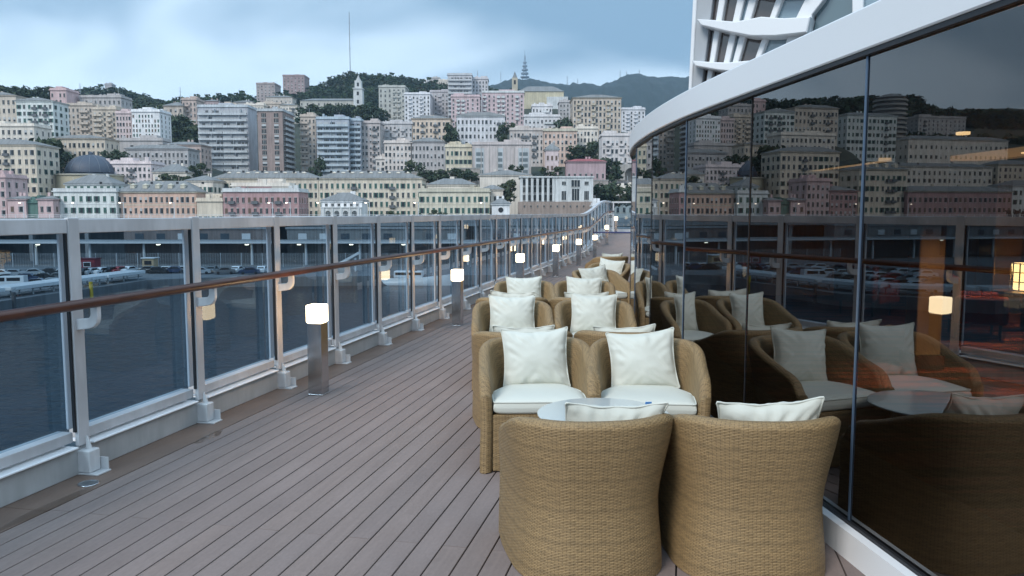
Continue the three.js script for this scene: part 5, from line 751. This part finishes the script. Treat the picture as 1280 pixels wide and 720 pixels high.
// woods on the hills: one mass
{
  const R = rng(31), list = [];
  const clear = bases.filter(b => b[1] > 265);
  for (let i = 0; i < 9000; i++) { const d = 420 + 640 * R(), x = (R() * 1.55 - 0.95) * (200 + d * 0.55); const px = 640 + FPX * x / d; if (px > 620 && d < 700) continue; const g = ground(x, d), py = 266 - (g - EYE) / d * 1000; if (py > 158) continue; let ok = true; for (const [cx, cd, , hw] of clear) if (Math.abs(x - cx) < 6 + (hw || 14) && d > cd - 40 && d < cd + 16) { ok = false; break; } if (ok) list.push([x, g - 2, d, 8 + 7 * R()]); }
  const inst = new THREE.InstancedMesh(crownGeo(9, 240, 12), M.leaf, list.length); const m4 = new THREE.Matrix4(), q = new THREE.Quaternion(), up = new THREE.Vector3(0, 1, 0);
  list.forEach(([x, y, d, h], i) => { q.setFromAxisAngle(up, R() * 6.28); inst.setMatrixAt(i, m4.compose(new THREE.Vector3(x, y, -d), q, new THREE.Vector3(h * 1.5, h * 1.1, h * 1.5))); inst.setColorAt(i, new THREE.Color().setRGB(0.75 + 0.5 * R(), 0.8 + 0.45 * R(), 0.75 + 0.4 * R())); });
  inst.name = 'hill_woods'; inst.castShadow = inst.receiveShadow = true; tag(inst, 'dark green woods covering the hilltops behind the town', 'woods', null, 'stuff'); scene.add(inst);
  console.log('woods', list.length);
}
// masts on the skyline
for (const [px, y0, y1, d, l, w] of [[438, 15, 100, 900, 'very tall thin aerial mast on the wooded hill by the white bell tower', 0.5], [101, 104, 128, 700, 'short aerial mast left of the fort hill', 0.3], [226, 109, 134, 600, 'short aerial mast behind the hill apartment blocks', 0.25], [597, 88, 110, 700, 'thin aerial behind the tallest grey tower', 0.3], [626, 90, 108, 2300, 'thin aerial on the far ridge left of the lattice mast', 0.9], [709, 95, 111, 2380, 'thin far ridge aerial right of the hill church', 1], [722, 98, 112, 2380, 'shorter far ridge aerial right of the hill church', 1], [775, 88, 104, 2380, 'leftmost aerial of the right ridge group', 1], [783, 89, 102, 2380, 'middle aerial of the right ridge group', 1], [799, 87, 100, 2380, 'right aerial of the right ridge group', 1.1]]) {
  const a = at(px, y1, d), h = at(px, y0, d).y - a.y, o = thing('radio_mast', l, 'mast', [a.x, a.y - 6, -d], 0, 'skyline masts'); mesh('shaft', cyl(w, w * 0.7, h + 6, 6), std([0.25, 0.27, 0.30], 0.7), o); mesh('cross_arms', merge([0.5, 0.7, 0.85].map(t => bx(w * 5, w * 0.6, w * 0.6, 0, (h + 6) * t, 0))), M.concrete, o); }
{ const d = 2350, a = at(656, 108, d), h = at(656, 70, d).y - a.y, o = thing('lattice_tower', 'lattice telecom tower with platforms on the far ridge', 'mast', [a.x, a.y, -d]); const sM = std([0.16, 0.19, 0.23], 0.7); const bars = []; for (const [sx, sz] of [[-1, -1], [1, -1], [1, 1], [-1, 1]]) bars.push(tube([[sx * 9, 0, sz * 9], [sx * 3.5, h * 0.5, sz * 3.5], [sx * 1.2, h, sz * 1.2]], 0.8, 5, 10)); for (let k = 0; k < 10; k++) { const y = h * k / 10, r = lerp(9, 1.6, k / 10); bars.push(bx(2 * r, 0.9, 0.9, 0, y, r), bx(2 * r, 0.9, 0.9, 0, y, -r)); } mesh('lattice', merge(bars), sM, o); for (const [t, r] of [[0.28, 13], [0.40, 11], [0.52, 9], [0.64, 7], [0.76, 5]]) mesh('platform', cyl(r, r, 4, 14, 0, h * t, 0), sM, o); mesh('aerial', cyl(0.7, 0.4, h * 0.2, 6, 0, h, 0), sM, o); }

camera.updateMatrixWorld();
renderer.render(scene, camera);
